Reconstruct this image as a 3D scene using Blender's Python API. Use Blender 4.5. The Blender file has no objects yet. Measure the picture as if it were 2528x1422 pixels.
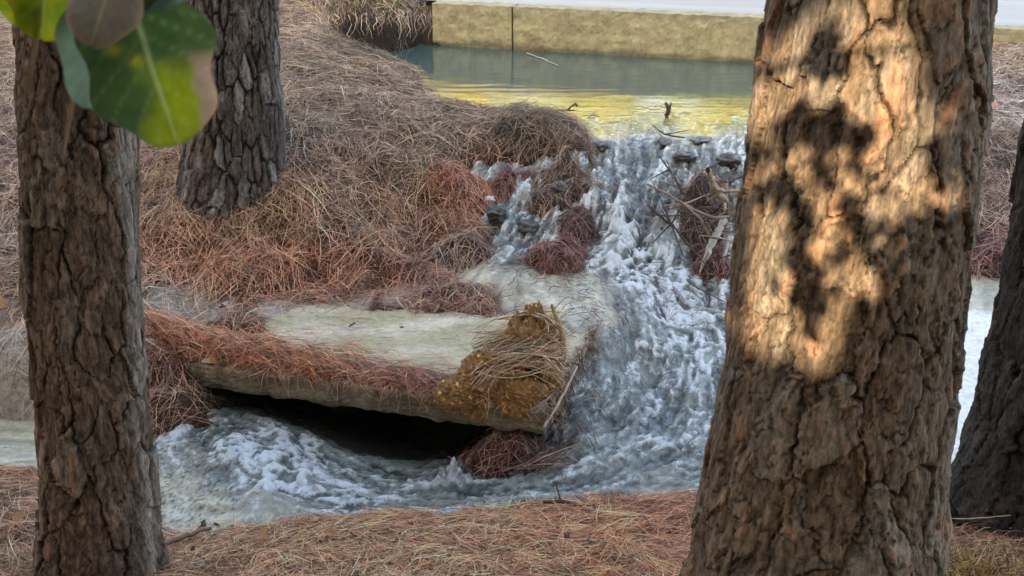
import bpy, math, random
import numpy as np
from mathutils import Vector
rng = np.random.default_rng(7); random.seed(7)
S = bpy.context.scene
C = S.collection
R = math.radians
# ------------------------------------------------------------------ camera
FPX = 2780.0; PITCH = R(22); CAM = np.array([0, 0, 2.3])
cd = bpy.data.cameras.new('camera'); cam = bpy.data.objects.new('camera', cd); C.objects.link(cam)
cam.location = CAM; cam.rotation_euler = (math.pi/2-PITCH, 0, 0)
cd.sensor_width = 36; cd.lens = 36*FPX/2528; cd.clip_start = .02; cd.clip_end = 2000
cd.dof.use_dof = True; cd.dof.focus_distance = 3.6; cd.dof.aperture_fstop = 16.0
S.camera = cam
# ------------------------------------------------------------------ light
SUN_EL = R(23); SUN_AZ = np.array([-.36, -.93]); SUN_AZ /= np.linalg.norm(SUN_AZ)
SUN = np.array([SUN_AZ[0]*math.cos(SUN_EL), SUN_AZ[1]*math.cos(SUN_EL), math.sin(SUN_EL)])   # towards the sun
W_ = bpy.data.worlds.new('World'); S.world = W_; W_.use_nodes = True
nt = W_.node_tree; bg = nt.nodes['Background']
sky = nt.nodes.new('ShaderNodeTexSky'); sky.sky_type = 'NISHITA'; sky.sun_disc = False
sky.sun_elevation = SUN_EL; sky.sun_rotation = math.atan2(SUN[0], SUN[1]); sky.air_density = .8; sky.dust_density = 4.0; sky.ozone_density = .4
nt.links.new(sky.outputs[0], bg.inputs[0]); bg.inputs[1].default_value = .15
sl = bpy.data.lights.new('sun', 'SUN'); sl.energy = 1.6; sl.angle = R(.5); sl.color = (1, .87, .68)
so = bpy.data.objects.new('sun', sl); C.objects.link(so); so.location = (-3, -8, 8)
so.rotation_euler = Vector(SUN).to_track_quat('Z', 'Y').to_euler()
S.view_settings.view_transform = 'Standard'; S.view_settings.look = 'None'
S.view_settings.gamma = 1; S.view_settings.use_curve_mapping = False; S.view_settings.exposure = 3.25; S.view_settings.use_white_balance = True; S.view_settings.white_balance_temperature = 7400; S.view_settings.white_balance_tint = 8
S.render.engine = 'CYCLES'
# ------------------------------------------------------------------ helpers
def ray(px, py):
    px = np.asarray(px, float); py = np.asarray(py, float)
    a = (px-1264)/FPX; b = (711-py)/FPX
    c, s = math.cos(PITCH), math.sin(PITCH)
    return np.stack([a, c+b*s, -s+b*c], -1)
def P(px, py, z):                                  # point of the photograph at height z
    d = ray(px, py); t = (z-CAM[2])/d[..., 2]
    return CAM + d*np.asarray(t)[..., None]
def PY(px, py, y):                                 # ... at distance y
    d = ray(px, py); t = y/d[..., 1]
    return CAM + d*np.asarray(t)[..., None]
def toPx(p):
    q = p-CAM; c, s = math.cos(PITCH), math.sin(PITCH)
    dep = q[..., 1]*c - q[..., 2]*s; up = q[..., 1]*s + q[..., 2]*c
    dep = np.maximum(dep, 1e-3)
    return 1264+FPX*q[..., 0]/dep, 711-FPX*up/dep
def hsh(i, j, k=0, seed=0):
    h = (i.astype(np.int64)*73856093) ^ (j.astype(np.int64)*19349663) ^ (np.int64(k)*83492791) ^ np.int64(seed*2654435)
    h = (h ^ (h >> 13))*1274126177; h &= 0xFFFFFFFF; h ^= h >> 16
    h = (h*2246822519) & 0xFFFFFFFF; h ^= h >> 13
    return (h & 0xFFFFFF)/float(0xFFFFFF)
def noise(x, y, seed=0):                           # gradient noise -1..1
    xi = np.floor(x).astype(np.int64); yi = np.floor(y).astype(np.int64); fx = x-xi; fy = y-yi
    u = fx*fx*fx*(fx*(fx*6-15)+10); v = fy*fy*fy*(fy*(fy*6-15)+10)
    def g(i, j, dx, dy):
        a = hsh(i, j, 0, seed)*6.2831853
        return np.cos(a)*dx+np.sin(a)*dy
    n00 = g(xi, yi, fx, fy); n10 = g(xi+1, yi, fx-1, fy); n01 = g(xi, yi+1, fx, fy-1); n11 = g(xi+1, yi+1, fx-1, fy-1)
    return ((n00*(1-u)+n10*u)*(1-v)+(n01*(1-u)+n11*u)*v)*1.5
def fbm(x, y, o=4, seed=0, g=.5):
    r = 0; a = 1; t = 0
    for k in range(o):
        r = r+a*noise(x*2**k+17.3*k, y*2**k-9.1*k, seed+k); t += a; a *= g
    return r/t
def ss(x, a, b):
    t = np.clip((x-a)/(b-a), 0, 1); return t*t*(3-2*t)
class TPS:
    def __init__(s, xy, v, lam=1e-4):
        s.c = np.asarray(xy, float); v = np.asarray(v, float); n = len(s.c)
        K = s.k(np.linalg.norm(s.c[:, None]-s.c[None], axis=2)) + lam*np.eye(n)
        Pm = np.c_[np.ones(n), s.c]; A = np.block([[K, Pm], [Pm.T, np.zeros((3, 3))]])
        s.w = np.linalg.solve(A, np.r_[v, np.zeros(3)])
    def k(s, r): return r*r*np.log(r+1e-9)
    def __call__(s, x, y):
        x = np.asarray(x, float); y = np.asarray(y, float); sh = x.shape; x = x.ravel(); y = y.ravel(); o = np.empty_like(x)
        for i in range(0, len(x), 40000):
            a = x[i:i+40000]; b = y[i:i+40000]
            r = np.sqrt((a[:, None]-s.c[:, 0])**2+(b[:, None]-s.c[:, 1])**2)
            o[i:i+40000] = s.k(r)@s.w[:-3] + s.w[-3]+s.w[-2]*a+s.w[-1]*b
        return o.reshape(sh)
def idw(px, py, pts, pw=3):                        # pts rows: px, py, values...; distance in photo pixels
    pts = np.asarray(pts, float); sh = px.shape; a = px.ravel(); b = py.ravel(); out = np.zeros((a.size, pts.shape[1]-2))
    for i in range(0, a.size, 60000):
        d = ((a[i:i+60000, None]-pts[:, 0])**2+(1.6*(b[i:i+60000, None]-pts[:, 1]))**2+300)
        w = d**(-pw/2); w /= w.sum(1, keepdims=True); out[i:i+60000] = w@pts[:, 2:]
    return out.reshape(sh+(pts.shape[1]-2,))
def inpoly(x, y, poly):
    x = np.asarray(x); y = np.asarray(y); r = np.zeros(x.shape, bool); n = len(poly)
    for i in range(n):
        x1, y1 = poly[i]; x2, y2 = poly[(i+1) % n]
        c = ((y1 > y) != (y2 > y)) & (x < (x2-x1)*(y-y1)/(y2-y1+1e-12)+x1); r ^= c
    return r
def tag(o, label=None, cat=None, group=None, kind=None):
    if label: o['label'] = label
    if cat: o['category'] = cat
    if group: o['group'] = group
    if kind: o['kind'] = kind
    return o
def mesh(name, V, F, mat, parent=None, col=None, smooth=True, nf=None):
    """V (n,3); F (m,3|4) array"""
    V = np.ascontiguousarray(V, np.float32); F = np.asarray(F, np.int32); k = F.shape[1]
    me = bpy.data.meshes.new(name); me.vertices.add(len(V)); me.vertices.foreach_set('co', V.ravel())
    me.loops.add(F.size); me.loops.foreach_set('vertex_index', F.ravel())
    me.polygons.add(len(F)); me.polygons.foreach_set('loop_start', np.arange(0, F.size, k, dtype=np.int32))
    try: me.polygons.foreach_set('loop_total', np.full(len(F), k, np.int32))
    except Exception: pass
    me.update(calc_edges=True)
    me.polygons.foreach_set('use_smooth', np.full(len(F), smooth, bool))
    if col is not None:
        a = me.color_attributes.new('Col', 'FLOAT_COLOR', 'POINT')
        cc = np.ones((len(V), 4), np.float32); cc[:, :col.shape[1]] = col; a.data.foreach_set('color', cc.ravel())
    me.materials.append(mat)
    o = bpy.data.objects.new(name, me); C.objects.link(o)
    if parent: o.parent = parent
    return o
def empty(name, loc=(0, 0, 0)):
    o = bpy.data.objects.new(name, None); C.objects.link(o); o.location = loc; o.empty_display_size = .1; return o
def rel(V, root):
    return V-np.array(root.location)
def gridF(nx, ny):                                 # vertex index j*nx+i
    i, j = np.meshgrid(np.arange(nx-1), np.arange(ny-1)); a = (j*nx+i).ravel()
    return np.stack([a, a+1, a+nx+1, a+nx], 1)
def tubeVF(pts, rad, n=6, cap=True):
    pts = np.asarray(pts, float); m = len(pts); rad = np.broadcast_to(rad, (m,)); V = []; T = np.gradient(pts, axis=0)
    T /= np.linalg.norm(T, axis=1, keepdims=True)+1e-9
    up = np.array([0, 0, 1.]) if abs(T[0, 2]) < .9 else np.array([1., 0, 0])
    for i in range(m):
        a = np.cross(T[i], up); a /= np.linalg.norm(a)+1e-9; b = np.cross(a, T[i]); up = b
        for k in range(n):
            th = 2*math.pi*k/n; V.append(pts[i]+rad[i]*(a*math.cos(th)+b*math.sin(th)))
    F = []
    for i in range(m-1):
        for k in range(n):
            k2 = (k+1) % n; F.append((i*n+k, i*n+k2, (i+1)*n+k2, (i+1)*n+k))
    return np.array(V), np.array(F)
def join(parts):
    V = []; F = []; Cc = []; o = 0
    for p in parts:
        V.append(p[0]); F.append(p[1]+o); o += len(p[0])
        if len(p) > 2: Cc.append(p[2])
    return np.concatenate(V), np.concatenate(F), (np.concatenate(Cc) if Cc else None)
# ------------------------------------------------------------------ materials
def nodemat(name):
    m = bpy.data.materials.new(name); m.use_nodes = True; t = m.node_tree
    return m, t, t.nodes['Principled BSDF']
def N(t, ty, **k):
    n = t.nodes.new(ty)
    for a, b in k.items():
        if a.startswith('_'): n.inputs[a[1:].replace('_', ' ')].default_value = b
        else: setattr(n, a, b)
    return n
def mixc(t, fac, a, b, mode='MIX'):
    n = t.nodes.new('ShaderNodeMix'); n.data_type = 'RGBA'; n.blend_type = mode
    for s, v in ((0, fac), (6, a), (7, b)):
        if hasattr(v, 'is_linked') or isinstance(v, bpy.types.NodeSocket): t.links.new(v, n.inputs[s])
        else: n.inputs[s].default_value = v if s == 0 else (*v, 1)
    return n.outputs[2]
def ramp(t, fac, stops):
    n = t.nodes.new('ShaderNodeValToRGB'); t.links.new(fac, n.inputs[0]); e = n.color_ramp.elements
    while len(e) < len(stops): e.new(.5)
    for i, (p, c) in enumerate(stops):
        e[i].position = p; e[i].color = (*c, 1) if len(c) == 3 else c
    return n.outputs[0]
def nz(t, scale, detail=6, rough=.6, stretch=None, coord='Object'):
    tc = t.nodes.new('ShaderNodeTexCoord'); mp = t.nodes.new('ShaderNodeMapping'); t.links.new(tc.outputs[coord], mp.inputs[0])
    if stretch: mp.inputs['Scale'].default_value = stretch
    n = t.nodes.new('ShaderNodeTexNoise'); n.inputs['Scale'].default_value = scale; n.inputs['Detail'].default_value = detail
    n.inputs['Roughness'].default_value = rough; t.links.new(mp.outputs[0], n.inputs[0]); return n
def bump(t, b, h, strength=.5, dist=.005):
    n = t.nodes.new('ShaderNodeBump'); n.inputs['Strength'].default_value = strength; n.inputs['Distance'].default_value = dist
    t.links.new(h, n.inputs['Height']); t.links.new(n.outputs[0], b.inputs['Normal']); return n
def attr(t, name='Col'):
    n = t.nodes.new('ShaderNodeVertexColor'); n.layer_name = name; return n
def colmat(name, rough=.8, scale=60, lo=.6, hi=1.3, bs=.6, bd=.004, stretch=None, spec=.3, trans=0):
    m, t, b = nodemat(name); a = attr(t); n = nz(t, scale, 8, .65, stretch)
    g = ramp(t, n.outputs[0], [(.25, (lo,)*3), (.75, (hi,)*3)])
    c = mixc(t, 1.0, a.outputs[0], g, 'MULTIPLY'); t.links.new(c, b.inputs['Base Color'])
    b.inputs['Roughness'].default_value = rough; b.inputs['Specular IOR Level'].default_value = spec
    if bs: bump(t, b, n.outputs[0], bs, bd*1.4)
    return m
M = {}
M['bark'] = colmat('bark', .9, 75, .28, 1.75, 1.0, .010, (1, 1, .4), .2)
M['ground'] = colmat('forest floor', .9, 35, .6, 1.35, .8, .01, None, .2)
M['needle'] = colmat('dry pine needles', .62, 9, .75, 1.25, 0, 0, None, .35)
M['concrete'] = colmat('weathered concrete', .85, 14, .6, 1.3, .5, .004, None, .25)
M['clay'] = colmat('wet orange clay', .85, 45, .6, 1.4, .9, .008, None, .3)
M['wood'] = colmat('weathered twig', .8, 30, .6, 1.4, .5, .003, None, .25)
M['rock'] = colmat('wet rock', .35, 30, .5, 1.4, .8, .008, None, .5)
def water_mat(name):
    m, t, b = nodemat(name); a = attr(t)
    tc = t.nodes.new('ShaderNodeTexCoord')
    n1 = nz(t, 42, 6, .65); n2 = nz(t, 150, 4, .6)
    sep = t.nodes.new('ShaderNodeSeparateColor'); 
    foam0 = a.outputs[1]                            # alpha of Col = how broken the water is
    n3_ = nz(t, 62, 12, .92, (1, .65, 1))
    sb = N(t, 'ShaderNodeMath', operation='MULTIPLY_ADD'); t.links.new(n3_.outputs[0], sb.inputs[0]); sb.inputs[1].default_value = 6.4; sb.inputs[2].default_value = -3.2
    ad0 = N(t, 'ShaderNodeMath', operation='ADD'); t.links.new(sb.outputs[0], ad0.inputs[0]); 
    m3 = N(t, 'ShaderNodeMath', operation='MULTIPLY_ADD'); t.links.new(foam0, m3.inputs[0]); m3.inputs[1].default_value = 2.3; m3.inputs[2].default_value = -1.22
    t.links.new(m3.outputs[0], ad0.inputs[1])
    ff = N(t, 'ShaderNodeMapRange', interpolation_type='SMOOTHSTEP'); t.links.new(ad0.outputs[0], ff.inputs[0]); ff.inputs[1].default_value = -.55; ff.inputs[2].default_value = .75
    gate = N(t, 'ShaderNodeMapRange'); t.links.new(foam0, gate.inputs[0]); gate.inputs[1].default_value = .02; gate.inputs[2].default_value = .25
    fmn = N(t, 'ShaderNodeMath', operation='MULTIPLY'); t.links.new(ff.outputs[0], fmn.inputs[0]); t.links.new(gate.outputs[0], fmn.inputs[1]); foam = fmn.outputs[0]
    g = ramp(t, n1.outputs[0], [(.3, (.75,)*3), (.7, (1.15,)*3)])
    c = mixc(t, 1.0, a.outputs[0], g, 'MULTIPLY'); c = mixc(t, foam, c, (.82, .84, .84)); t.links.new(c, b.inputs['Base Color'])
    mr = N(t, 'ShaderNodeMapRange'); t.links.new(foam, mr.inputs[0])
    mr.inputs[1].default_value = .2; mr.inputs[2].default_value = .9; mr.inputs[3].default_value = .04; mr.inputs[4].default_value = .22
    t.links.new(mr.outputs[0], b.inputs['Roughness']); b.inputs['IOR'].default_value = 1.33; b.inputs['Specular IOR Level'].default_value = .9
    ad = N(t, 'ShaderNodeMath', operation='ADD'); t.links.new(n1.outputs[0], ad.inputs[0])
    mu = N(t, 'ShaderNodeMath', operation='MULTIPLY'); t.links.new(n2.outputs[0], mu.inputs[0]); mu.inputs[1].default_value = .6
    t.links.new(mu.outputs[0], ad.inputs[1])
    bp = bump(t, b, ad.outputs[0], .9, .016)
    # ripples only where the water is broken
    mr2 = N(t, 'ShaderNodeMapRange'); t.links.new(foam0, mr2.inputs[0]); mr2.inputs[1].default_value = .0; mr2.inputs[2].default_value = .3
    mr2.inputs[3].default_value = .03; mr2.inputs[4].default_value = 1.0; t.links.new(mr2.outputs[0], bp.inputs['Strength'])
    return m
M['water'] = water_mat('silty water')

# ------------------------------------------------------------------ slab frame
FL = P(455, 900, .22); FR = P(1345, 1012, .31); BR = P(1488, 800, .335); BL = P(560, 745, .25)
SLAB = [FL, FR, BR, BL]
_A = np.array([[p[0], p[1], 1] for p in SLAB]); _s = np.linalg.lstsq(_A, np.array([p[2] for p in SLAB]), rcond=None)[0]
def slabz(x, y): return _s[0]*x+_s[1]*y+_s[2]
slab_poly = [(p[0], p[1]) for p in SLAB]
e_f = (FR-FL)[:2]; e_f = e_f/np.linalg.norm(e_f); n_in = np.array([-e_f[1], e_f[0]])
n_in = n_in if n_in[1] > 0 else -n_in
def under(px, inset, z, f=None):                    # a bed point a step behind the slab's front edge
    t = px; p = FL[:2]*(1-t)+FR[:2]*t+n_in*inset; return (p[0], p[1], z)
# ------------------------------------------------------------------ water level
Wp = [(1650, 345, .742), (1500, 350, .742), (1820, 345, .742), (1600, 400, .665), (1750, 400, .67), (1500, 410, .66), (1600, 450, .605), (1760, 460, .60), (1420, 450, .61), (1480, 480, .575),
      (1550, 515, .53), (1650, 530, .50), (1550, 560, .455), (1560, 600, .40), (1560, 640, .362), (1700, 600, .40), (1700, 560, .45), (1290, 500, .53), (1250, 560, .455), (1250, 635, .372), (1400, 600, .405),
      (1200, 680, .372), (1300, 700, .372), (1400, 700, .372), (1400, 760, .362), (1650, 700, .33), (1500, 700, .368), (1500, 750, .358), (1540, 800, .325), (1530, 850, .295), (1475, 895, .275), (1440, 950, .225), (1780, 700, .30), (1650, 800, .265), (1590, 800, .30), (1650, 900, .19), (1420, 1010, .175), (1560, 900, .21), (1600, 1050, .10), (1480, 1050, .12), (1390, 1100, .09), (1400, 1150, .05),
      (1150, 1170, .02), (1000, 1215, .0), (800, 1110, -.01), (900, 1140, -.03), (1080, 1150, -.01), (600, 1080, .06), (600, 1150, .07), (450, 1200, .03), (420, 1050, .045), (200, 1100, .03), (0, 1060, .03), (-200, 1080, .03), (2450, 760, .26), (2400, 1100, .09), (2000, 900, .2),
      (2000, 1150, .06), (1750, 1200, .04), (900, 1250, .02), (2000, 700, .31), (2700, 800, .25), (2700, 1000, .15), (1900, 400, .70), (1900, 550, .5), (2100, 500, .5)]
Wc = [P(*q) for q in Wp]; Wc = [(p[0], p[1], p[2]) for p in Wc]
for px, py in ((1000, 180), (1200, 150), (1200, 250), (1500, 200), (1500, 290), (1800, 200), (1800, 290), (1350, 280), (2000, 250), (1600, 325), (1750, 325), (1450, 320)):
    p = P(px, py, .75); Wc.append((p[0], p[1], .75))
Wc += [under(.3, .25, -.01), under(.5, .1, -.05), under(.75, .12, -.04), under(.7, .3, -.03), under(.5, .6, .0), (-2.5, 5.2, .0), (-3, 4, .02), (0, 2.5, 0), (1.5, 2.5, 0), (-1.5, 2.5, 0)]
Wc = np.array(Wc); _W = TPS(Wc[:, :2], Wc[:, 2], 2e-4)
def Wz(x, y): return np.minimum(_W(x, y), .75)
# ------------------------------------------------------------------ terrain
Lp = [(-300, -60, 1.08), (0, 0, 1.02), (400, 0, 1.05), (700, 0, 1.1), (760, 30, 1.08), (0, 150, .92), (400, 150, .92), (800, 140, .95), (820, 30, 1.07), (880, 22, 1.07), (940, 15, 1.07), (1000, 9, 1.07), (1050, 3, 1.07), (900, 108, .82), (950, 116, .785), (1000, 122, .75), (1050, 113, .74), (820, 85, .95), (985, 150, .785), (1000, 190, .785),
      (0, 300, .78), (350, 300, .78), (850, 250, .88), (940, 185, .86), (1015, 218, .78), (1080, 262, .785), (900, 330, .80), (1200, 305, .79), (1300, 335, .785), (1440, 385, .70), (1100, 400, .69), (1250, 430, .65), (1400, 415, .665), (1450, 400, .68),
      (0, 500, .56), (200, 500, .57), (400, 480, .6), (600, 530, .56), (750, 500, .6), (900, 450, .63), (1050, 520, .53), (1180, 480, .575), (1190, 560, .465), (1190, 610, .405), (1060, 600, .41),
      (900, 610, .43), (700, 610, .43), (500, 620, .43), (0, 700, .38), (-300, 500, .6), (-300, 800, .35), (700, 660, .39), (900, 665, .38), (1080, 670, .355), (700, 735, .28), (900, 742, .275), (1150, 725, .30), (800, 700, .31),
      (450, 740, .30), (400, 820, .27), (0, 850, .26), (-300, 1000, .12), (0, 980, .12), (380, 900, .255), (390, 960, .2), (400, 1000, .10), (480, 970, .16), (530, 995, .07),
      (1250, 700, .28), (1100, 690, .285),
      (560, 1305, .05), (440, 1330, .05), (900, 1288, .06), (1150, 1290, .06), (1350, 1268, .07), (1700, 1240, .07), (1550, 1260, .08), (400, 1422, .17), (1000, 1422, .19), (1600, 1422, .22), (0, 1160, .06), (0, 1422, .22), (-300, 1200, .1),
      (2330, 1225, .08), (2500, 1260, .14), (2380, 1422, .26), (2700, 1200, .2), (2000, 1300, .12),
      (2450, 650, .33), (2528, 690, .31), (2390, 640, .33), (2400, 450, .6), (2500, 450, .6), (2480, 250, .80), (2480, 110, .97), (2700, 300, .8), (2700, 650, .35), (2200, 250, .86), (2150, 420, .68), (2050, 600, .42), (2200, 600, .40), (1830, 560, .44),
      (1780, 480, .60), (1690, 505, .555)]
Bp = [(1045, 138, .66), (1062, 165, .62), (1080, 200, .66), (1120, 232, .70), (1230, 500, .47), (1240, 640, .28), (1340, 505, .47), (1200, 160, .5), (1200, 240, .55), (1500, 200, .5), (1500, 290, .6), (1800, 200, .5), (1800, 290, .6), (1350, 290, .66),
      (1650, 345, .68), (1550, 380, .62), (1780, 380, .62), (1600, 450, .54), (1550, 560, .39), (1500, 480, .51), (1420, 470, .53), (1650, 620, .3), (1560, 690, .2), (1300, 530, .44), (1260, 600, .32), (1400, 620, .3),
      (1500, 760, .22), (1490, 850, .16), (1440, 950, .10), (1700, 750, .15), (1600, 850, .08), (1650, 950, .0), (1550, 1050, -.05), (1450, 1100, -.08), (1200, 1200, -.1), (1000, 1200, -.1), (800, 1180, -.1), (600, 1130, -.08), (450, 1150, -.06), (420, 1240, -.04), (700, 1240, -.06), (200, 1100, -.05), (0, 1060, -.02),
      (2450, 780, .17), (2400, 1100, -.02), (2000, 900, .05), (2000, 1120, -.05), (1750, 1150, -.08), (2000, 720, .2), (2700, 850, .12)]
Tc = [tuple(P(*q)) for q in Lp+Bp]
Tc += [under(.1, .10, .06), under(.25, .15, -.08), under(.5, .15, -.12), under(.8, .15, -.12), under(.97, .12, -.08), under(.25, .55, .08), under(.5, .6, .10), under(.8, .6, .08),
       under(.05, .4, .14), (0, 1.6, .55), (-1.6, 1.6, .55), (1.6, 1.6, .6), (0, 0, .8), (-3, 0, .8), (3, 0, .85), (0, -4, .9), (-5, 4, .25), (-5, 7, .9), (5.5, 4, .3), (5.5, 7, .9), (0, 12, 1.0), (-5, 12, 1.0), (5, 12, 1.0)]
Tc = np.array(Tc); _T = TPS(Tc[:, :2], Tc[:, 2], 2e-4)
# wall line
WLp = P(1075, 112, .75); WRp = P(1862, 156, .75)
wd = (WRp-WLp)[:2]; wlen = np.linalg.norm(wd); wd = wd/wlen; wn = np.array([-wd[1], wd[0]])
if wn[1] < 0: wn = -wn
def Tz_raw(x, y):
    z = _T(x, y)
    dw = (x-WLp[0])*wn[0]+(y-WLp[1])*wn[1]          # distance behind the wall's face
    far = ss(dw, .02, .22); z = z*(1-far)+1.02*far
    r = np.sqrt(x*x+(y-5)**2); f = ss(r, 7, 12)
    z = z*(1-f)+np.where(y > 5, 1.02, .85)*f
    return z
# non-uniform terrain grid
def axis(lo, hi, step, ext, n):
    core = np.arange(lo, hi+1e-6, step); g = np.geomspace(step, ext, n)
    return np.r_[lo-np.cumsum(g)[::-1], core, hi+np.cumsum(g)]
gx = axis(-2.9, 3.9, .018, 60, 26); gy = axis(2.0, 8.6, .018, 60, 26)
GX, GY = np.meshgrid(gx, gy)
TZ = Tz_raw(GX, GY)
WZ = Wz(GX, GY)
land = ss(TZ-WZ, -.02, .05)
nearm = ss(np.hypot(GX, GY-5), 14, 6)
lump = fbm(GX*3.2, GY*3.2, 4, 3)*.04+np.abs(noise(GX*8, GY*8, 12))*.022-.01
tpx, tpy = toPx(np.stack([GX, GY, TZ], -1))
TZ = TZ+lump*land*nearm*np.where(TZ > .9, .6, 1)
# hollows and overhung tufts in the needle drift
for (hx, hy, hz, rr, dz) in ((805, 705, .31, .10, -.09), (940, 700, .31, .09, -.07), (655, 600, .43, .07, -.06), (860, 620, .43, .08, -.05), (990, 615, .42, .07, -.04), (1150, 620, .40, .08, .05), (700, 612, .43, .06, -.07), (780, 690, .31, .06, -.05), (880, 700, .30, .06, -.05), (600, 640, .4, .05, -.04), (1060, 470, .62, .07, -.05), (930, 540, .52, .07, -.05), (760, 470, .6, .08, -.05), (1000, 360, .75, .08, -.05), (850, 400, .7, .08, -.05), (1250, 395, .7, .07, -.05),
                             (1090, 615, .42, .08, .05), (420, 600, .45, .15, .03), (880, 655, .39, .18, .05), (740, 650, .39, .12, .04), (1250, 320, .79, .1, -.04), (1010, 705, .31, .07, -.04),
                             (560, 650, .41, .16, .03), (870, 75, .95, .10, -.08), (1000, 85, .93, .1, -.08)):
    c = P(hx, hy, hz); TZ += dz*np.exp(-((GX-c[0])**2+(GY-c[1])**2)/rr**2)
dw = (GX-WLp[0])*wn[0]+(GY-WLp[1])*wn[1]
al = (GX-WLp[0])*wd[0]+(GY-WLp[1])*wd[1]
TZ = np.where((dw > .02) & (al > -.1), np.minimum(TZ, 1.055), TZ)
# keep the ground below the slab
ins = inpoly(GX, GY, slab_poly); si = (GX-FL[0])*n_in[0]+(GY-FL[1])*n_in[1]; sa_ = ((GX-FL[0])*e_f[0]+(GY-FL[1])*e_f[1])/np.linalg.norm((FR-FL)[:2])
nzs = fbm(GX*7, GY*11, 4, 66)
silt_z = slabz(GX, GY)+.012+.035*(1-ss(sa_+.25*nzs, -.02, .16))+.016*nzs-.018*ss(sa_, .05, .2)
vdep = .26+.36*ss(sa_, .36, .5)
voidm = (si < vdep) & (sa_ > .10) & (sa_ < .87) & (si > -.12)
TZ = np.where(ins, np.where(si < .22, np.minimum(TZ, slabz(GX, GY)-.13), silt_z*ss(si, .22, .30)+(slabz(GX, GY)-.13)*(1-ss(si, .22, .30))), TZ)
TZ = np.where(voidm & (si > -.12), np.minimum(TZ, -.16), TZ)
back = (~ins) & (si > .5) & (si < 1.35) & (sa_ > -.1) & (sa_ < .86)
TZ = np.where(back, np.maximum(TZ, slabz(GX, GY)+.012+.016*nzs-.12*ss(sa_, .6, .86)-.2*np.clip(si-1.1, 0, 1)), TZ)
around = (~ins) & (si > .12) & (si < 1.0) & (sa_ > -.45) & (sa_ < .12)
TZ = np.where(around, np.maximum(TZ, slabz(GX, GY)+.02+.03*nzs-.25*np.clip(-sa_-.25, 0, 1)), TZ)
def lerp2(x, y, A):
    x = np.clip(x, gx[0]+1e-3, gx[-1]-1e-3); y = np.clip(y, gy[0]+1e-3, gy[-1]-1e-3)
    i = np.searchsorted(gx, x)-1; j = np.searchsorted(gy, y)-1
    u = (x-gx[i])/(gx[i+1]-gx[i]); v = (y-gy[j])/(gy[j+1]-gy[j])
    return (A[j, i]*(1-u)+A[j, i+1]*u)*(1-v)+(A[j+1, i]*(1-u)+A[j+1, i+1]*u)*v
def Tz(x, y): return lerp2(np.asarray(x, float), np.asarray(y, float), TZ)
# colours of the soil and needles, in zones (base colours)
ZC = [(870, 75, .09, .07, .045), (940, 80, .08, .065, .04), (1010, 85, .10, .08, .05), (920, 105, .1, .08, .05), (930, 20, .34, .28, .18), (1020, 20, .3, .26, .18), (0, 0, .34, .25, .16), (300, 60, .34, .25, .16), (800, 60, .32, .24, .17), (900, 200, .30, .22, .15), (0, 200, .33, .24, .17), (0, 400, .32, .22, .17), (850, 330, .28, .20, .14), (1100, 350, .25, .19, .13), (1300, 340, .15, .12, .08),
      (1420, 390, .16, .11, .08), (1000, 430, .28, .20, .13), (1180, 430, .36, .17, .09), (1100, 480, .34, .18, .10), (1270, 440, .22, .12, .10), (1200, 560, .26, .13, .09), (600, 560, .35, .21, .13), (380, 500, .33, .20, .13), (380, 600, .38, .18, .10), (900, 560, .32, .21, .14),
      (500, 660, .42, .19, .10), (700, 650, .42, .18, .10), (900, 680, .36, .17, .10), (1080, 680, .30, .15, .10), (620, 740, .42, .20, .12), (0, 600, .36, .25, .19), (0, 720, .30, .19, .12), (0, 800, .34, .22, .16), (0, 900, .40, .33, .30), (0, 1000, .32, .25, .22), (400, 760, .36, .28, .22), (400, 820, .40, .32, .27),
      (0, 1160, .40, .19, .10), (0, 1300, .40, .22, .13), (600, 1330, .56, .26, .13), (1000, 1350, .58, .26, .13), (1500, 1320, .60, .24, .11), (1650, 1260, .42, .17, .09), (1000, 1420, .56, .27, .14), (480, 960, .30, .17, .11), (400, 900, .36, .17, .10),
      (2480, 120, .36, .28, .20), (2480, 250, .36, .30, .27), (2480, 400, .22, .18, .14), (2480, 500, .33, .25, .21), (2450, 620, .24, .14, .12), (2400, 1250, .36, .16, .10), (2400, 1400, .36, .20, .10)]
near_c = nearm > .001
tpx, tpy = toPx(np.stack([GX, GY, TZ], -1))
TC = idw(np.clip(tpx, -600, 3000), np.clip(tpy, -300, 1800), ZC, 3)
sand = np.zeros(GX.shape)
for (sx, sy, sz, rr) in ((440, 745, .3, .16), (400, 820, .27, .2), (0, 900, .22, .35), (0, 1010, .1, .3), (520, 770, .28, .14), (770, 70, 1.07, .12), (700, 765, .28, .16), (850, 755, .29, .16), (1000, 735, .30, .14), (0, 780, .3, .1), (480, 1280, .04, .2)):
    c = P(sx, sy, sz); sand = np.maximum(sand, np.exp(-((GX-c[0])**2+(GY-c[1])**2)/rr**2))
sand = ss(sand+.25*fbm(GX*12, GY*12, 3, 77), .35, .7)
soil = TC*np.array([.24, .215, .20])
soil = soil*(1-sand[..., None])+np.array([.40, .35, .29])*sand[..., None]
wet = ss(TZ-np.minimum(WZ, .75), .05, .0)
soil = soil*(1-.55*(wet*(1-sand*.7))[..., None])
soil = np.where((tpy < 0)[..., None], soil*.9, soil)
mud = ss(slabz(GX, GY)-.05-TZ, 0, .03)*((si > -.03) & (si < .8) & (sa_ > -.02) & (sa_ < 1.02)); soil = soil*(1-mud[..., None])+np.array([.035, .028, .022])*mud[..., None]  # wet mud under the slab, blackened further to paint the void's shade
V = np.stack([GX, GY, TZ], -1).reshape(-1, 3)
tag(mesh('ground', V, gridF(len(gx), len(gy)), M['ground'], col=soil.reshape(-1, 3)), kind='structure')

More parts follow.
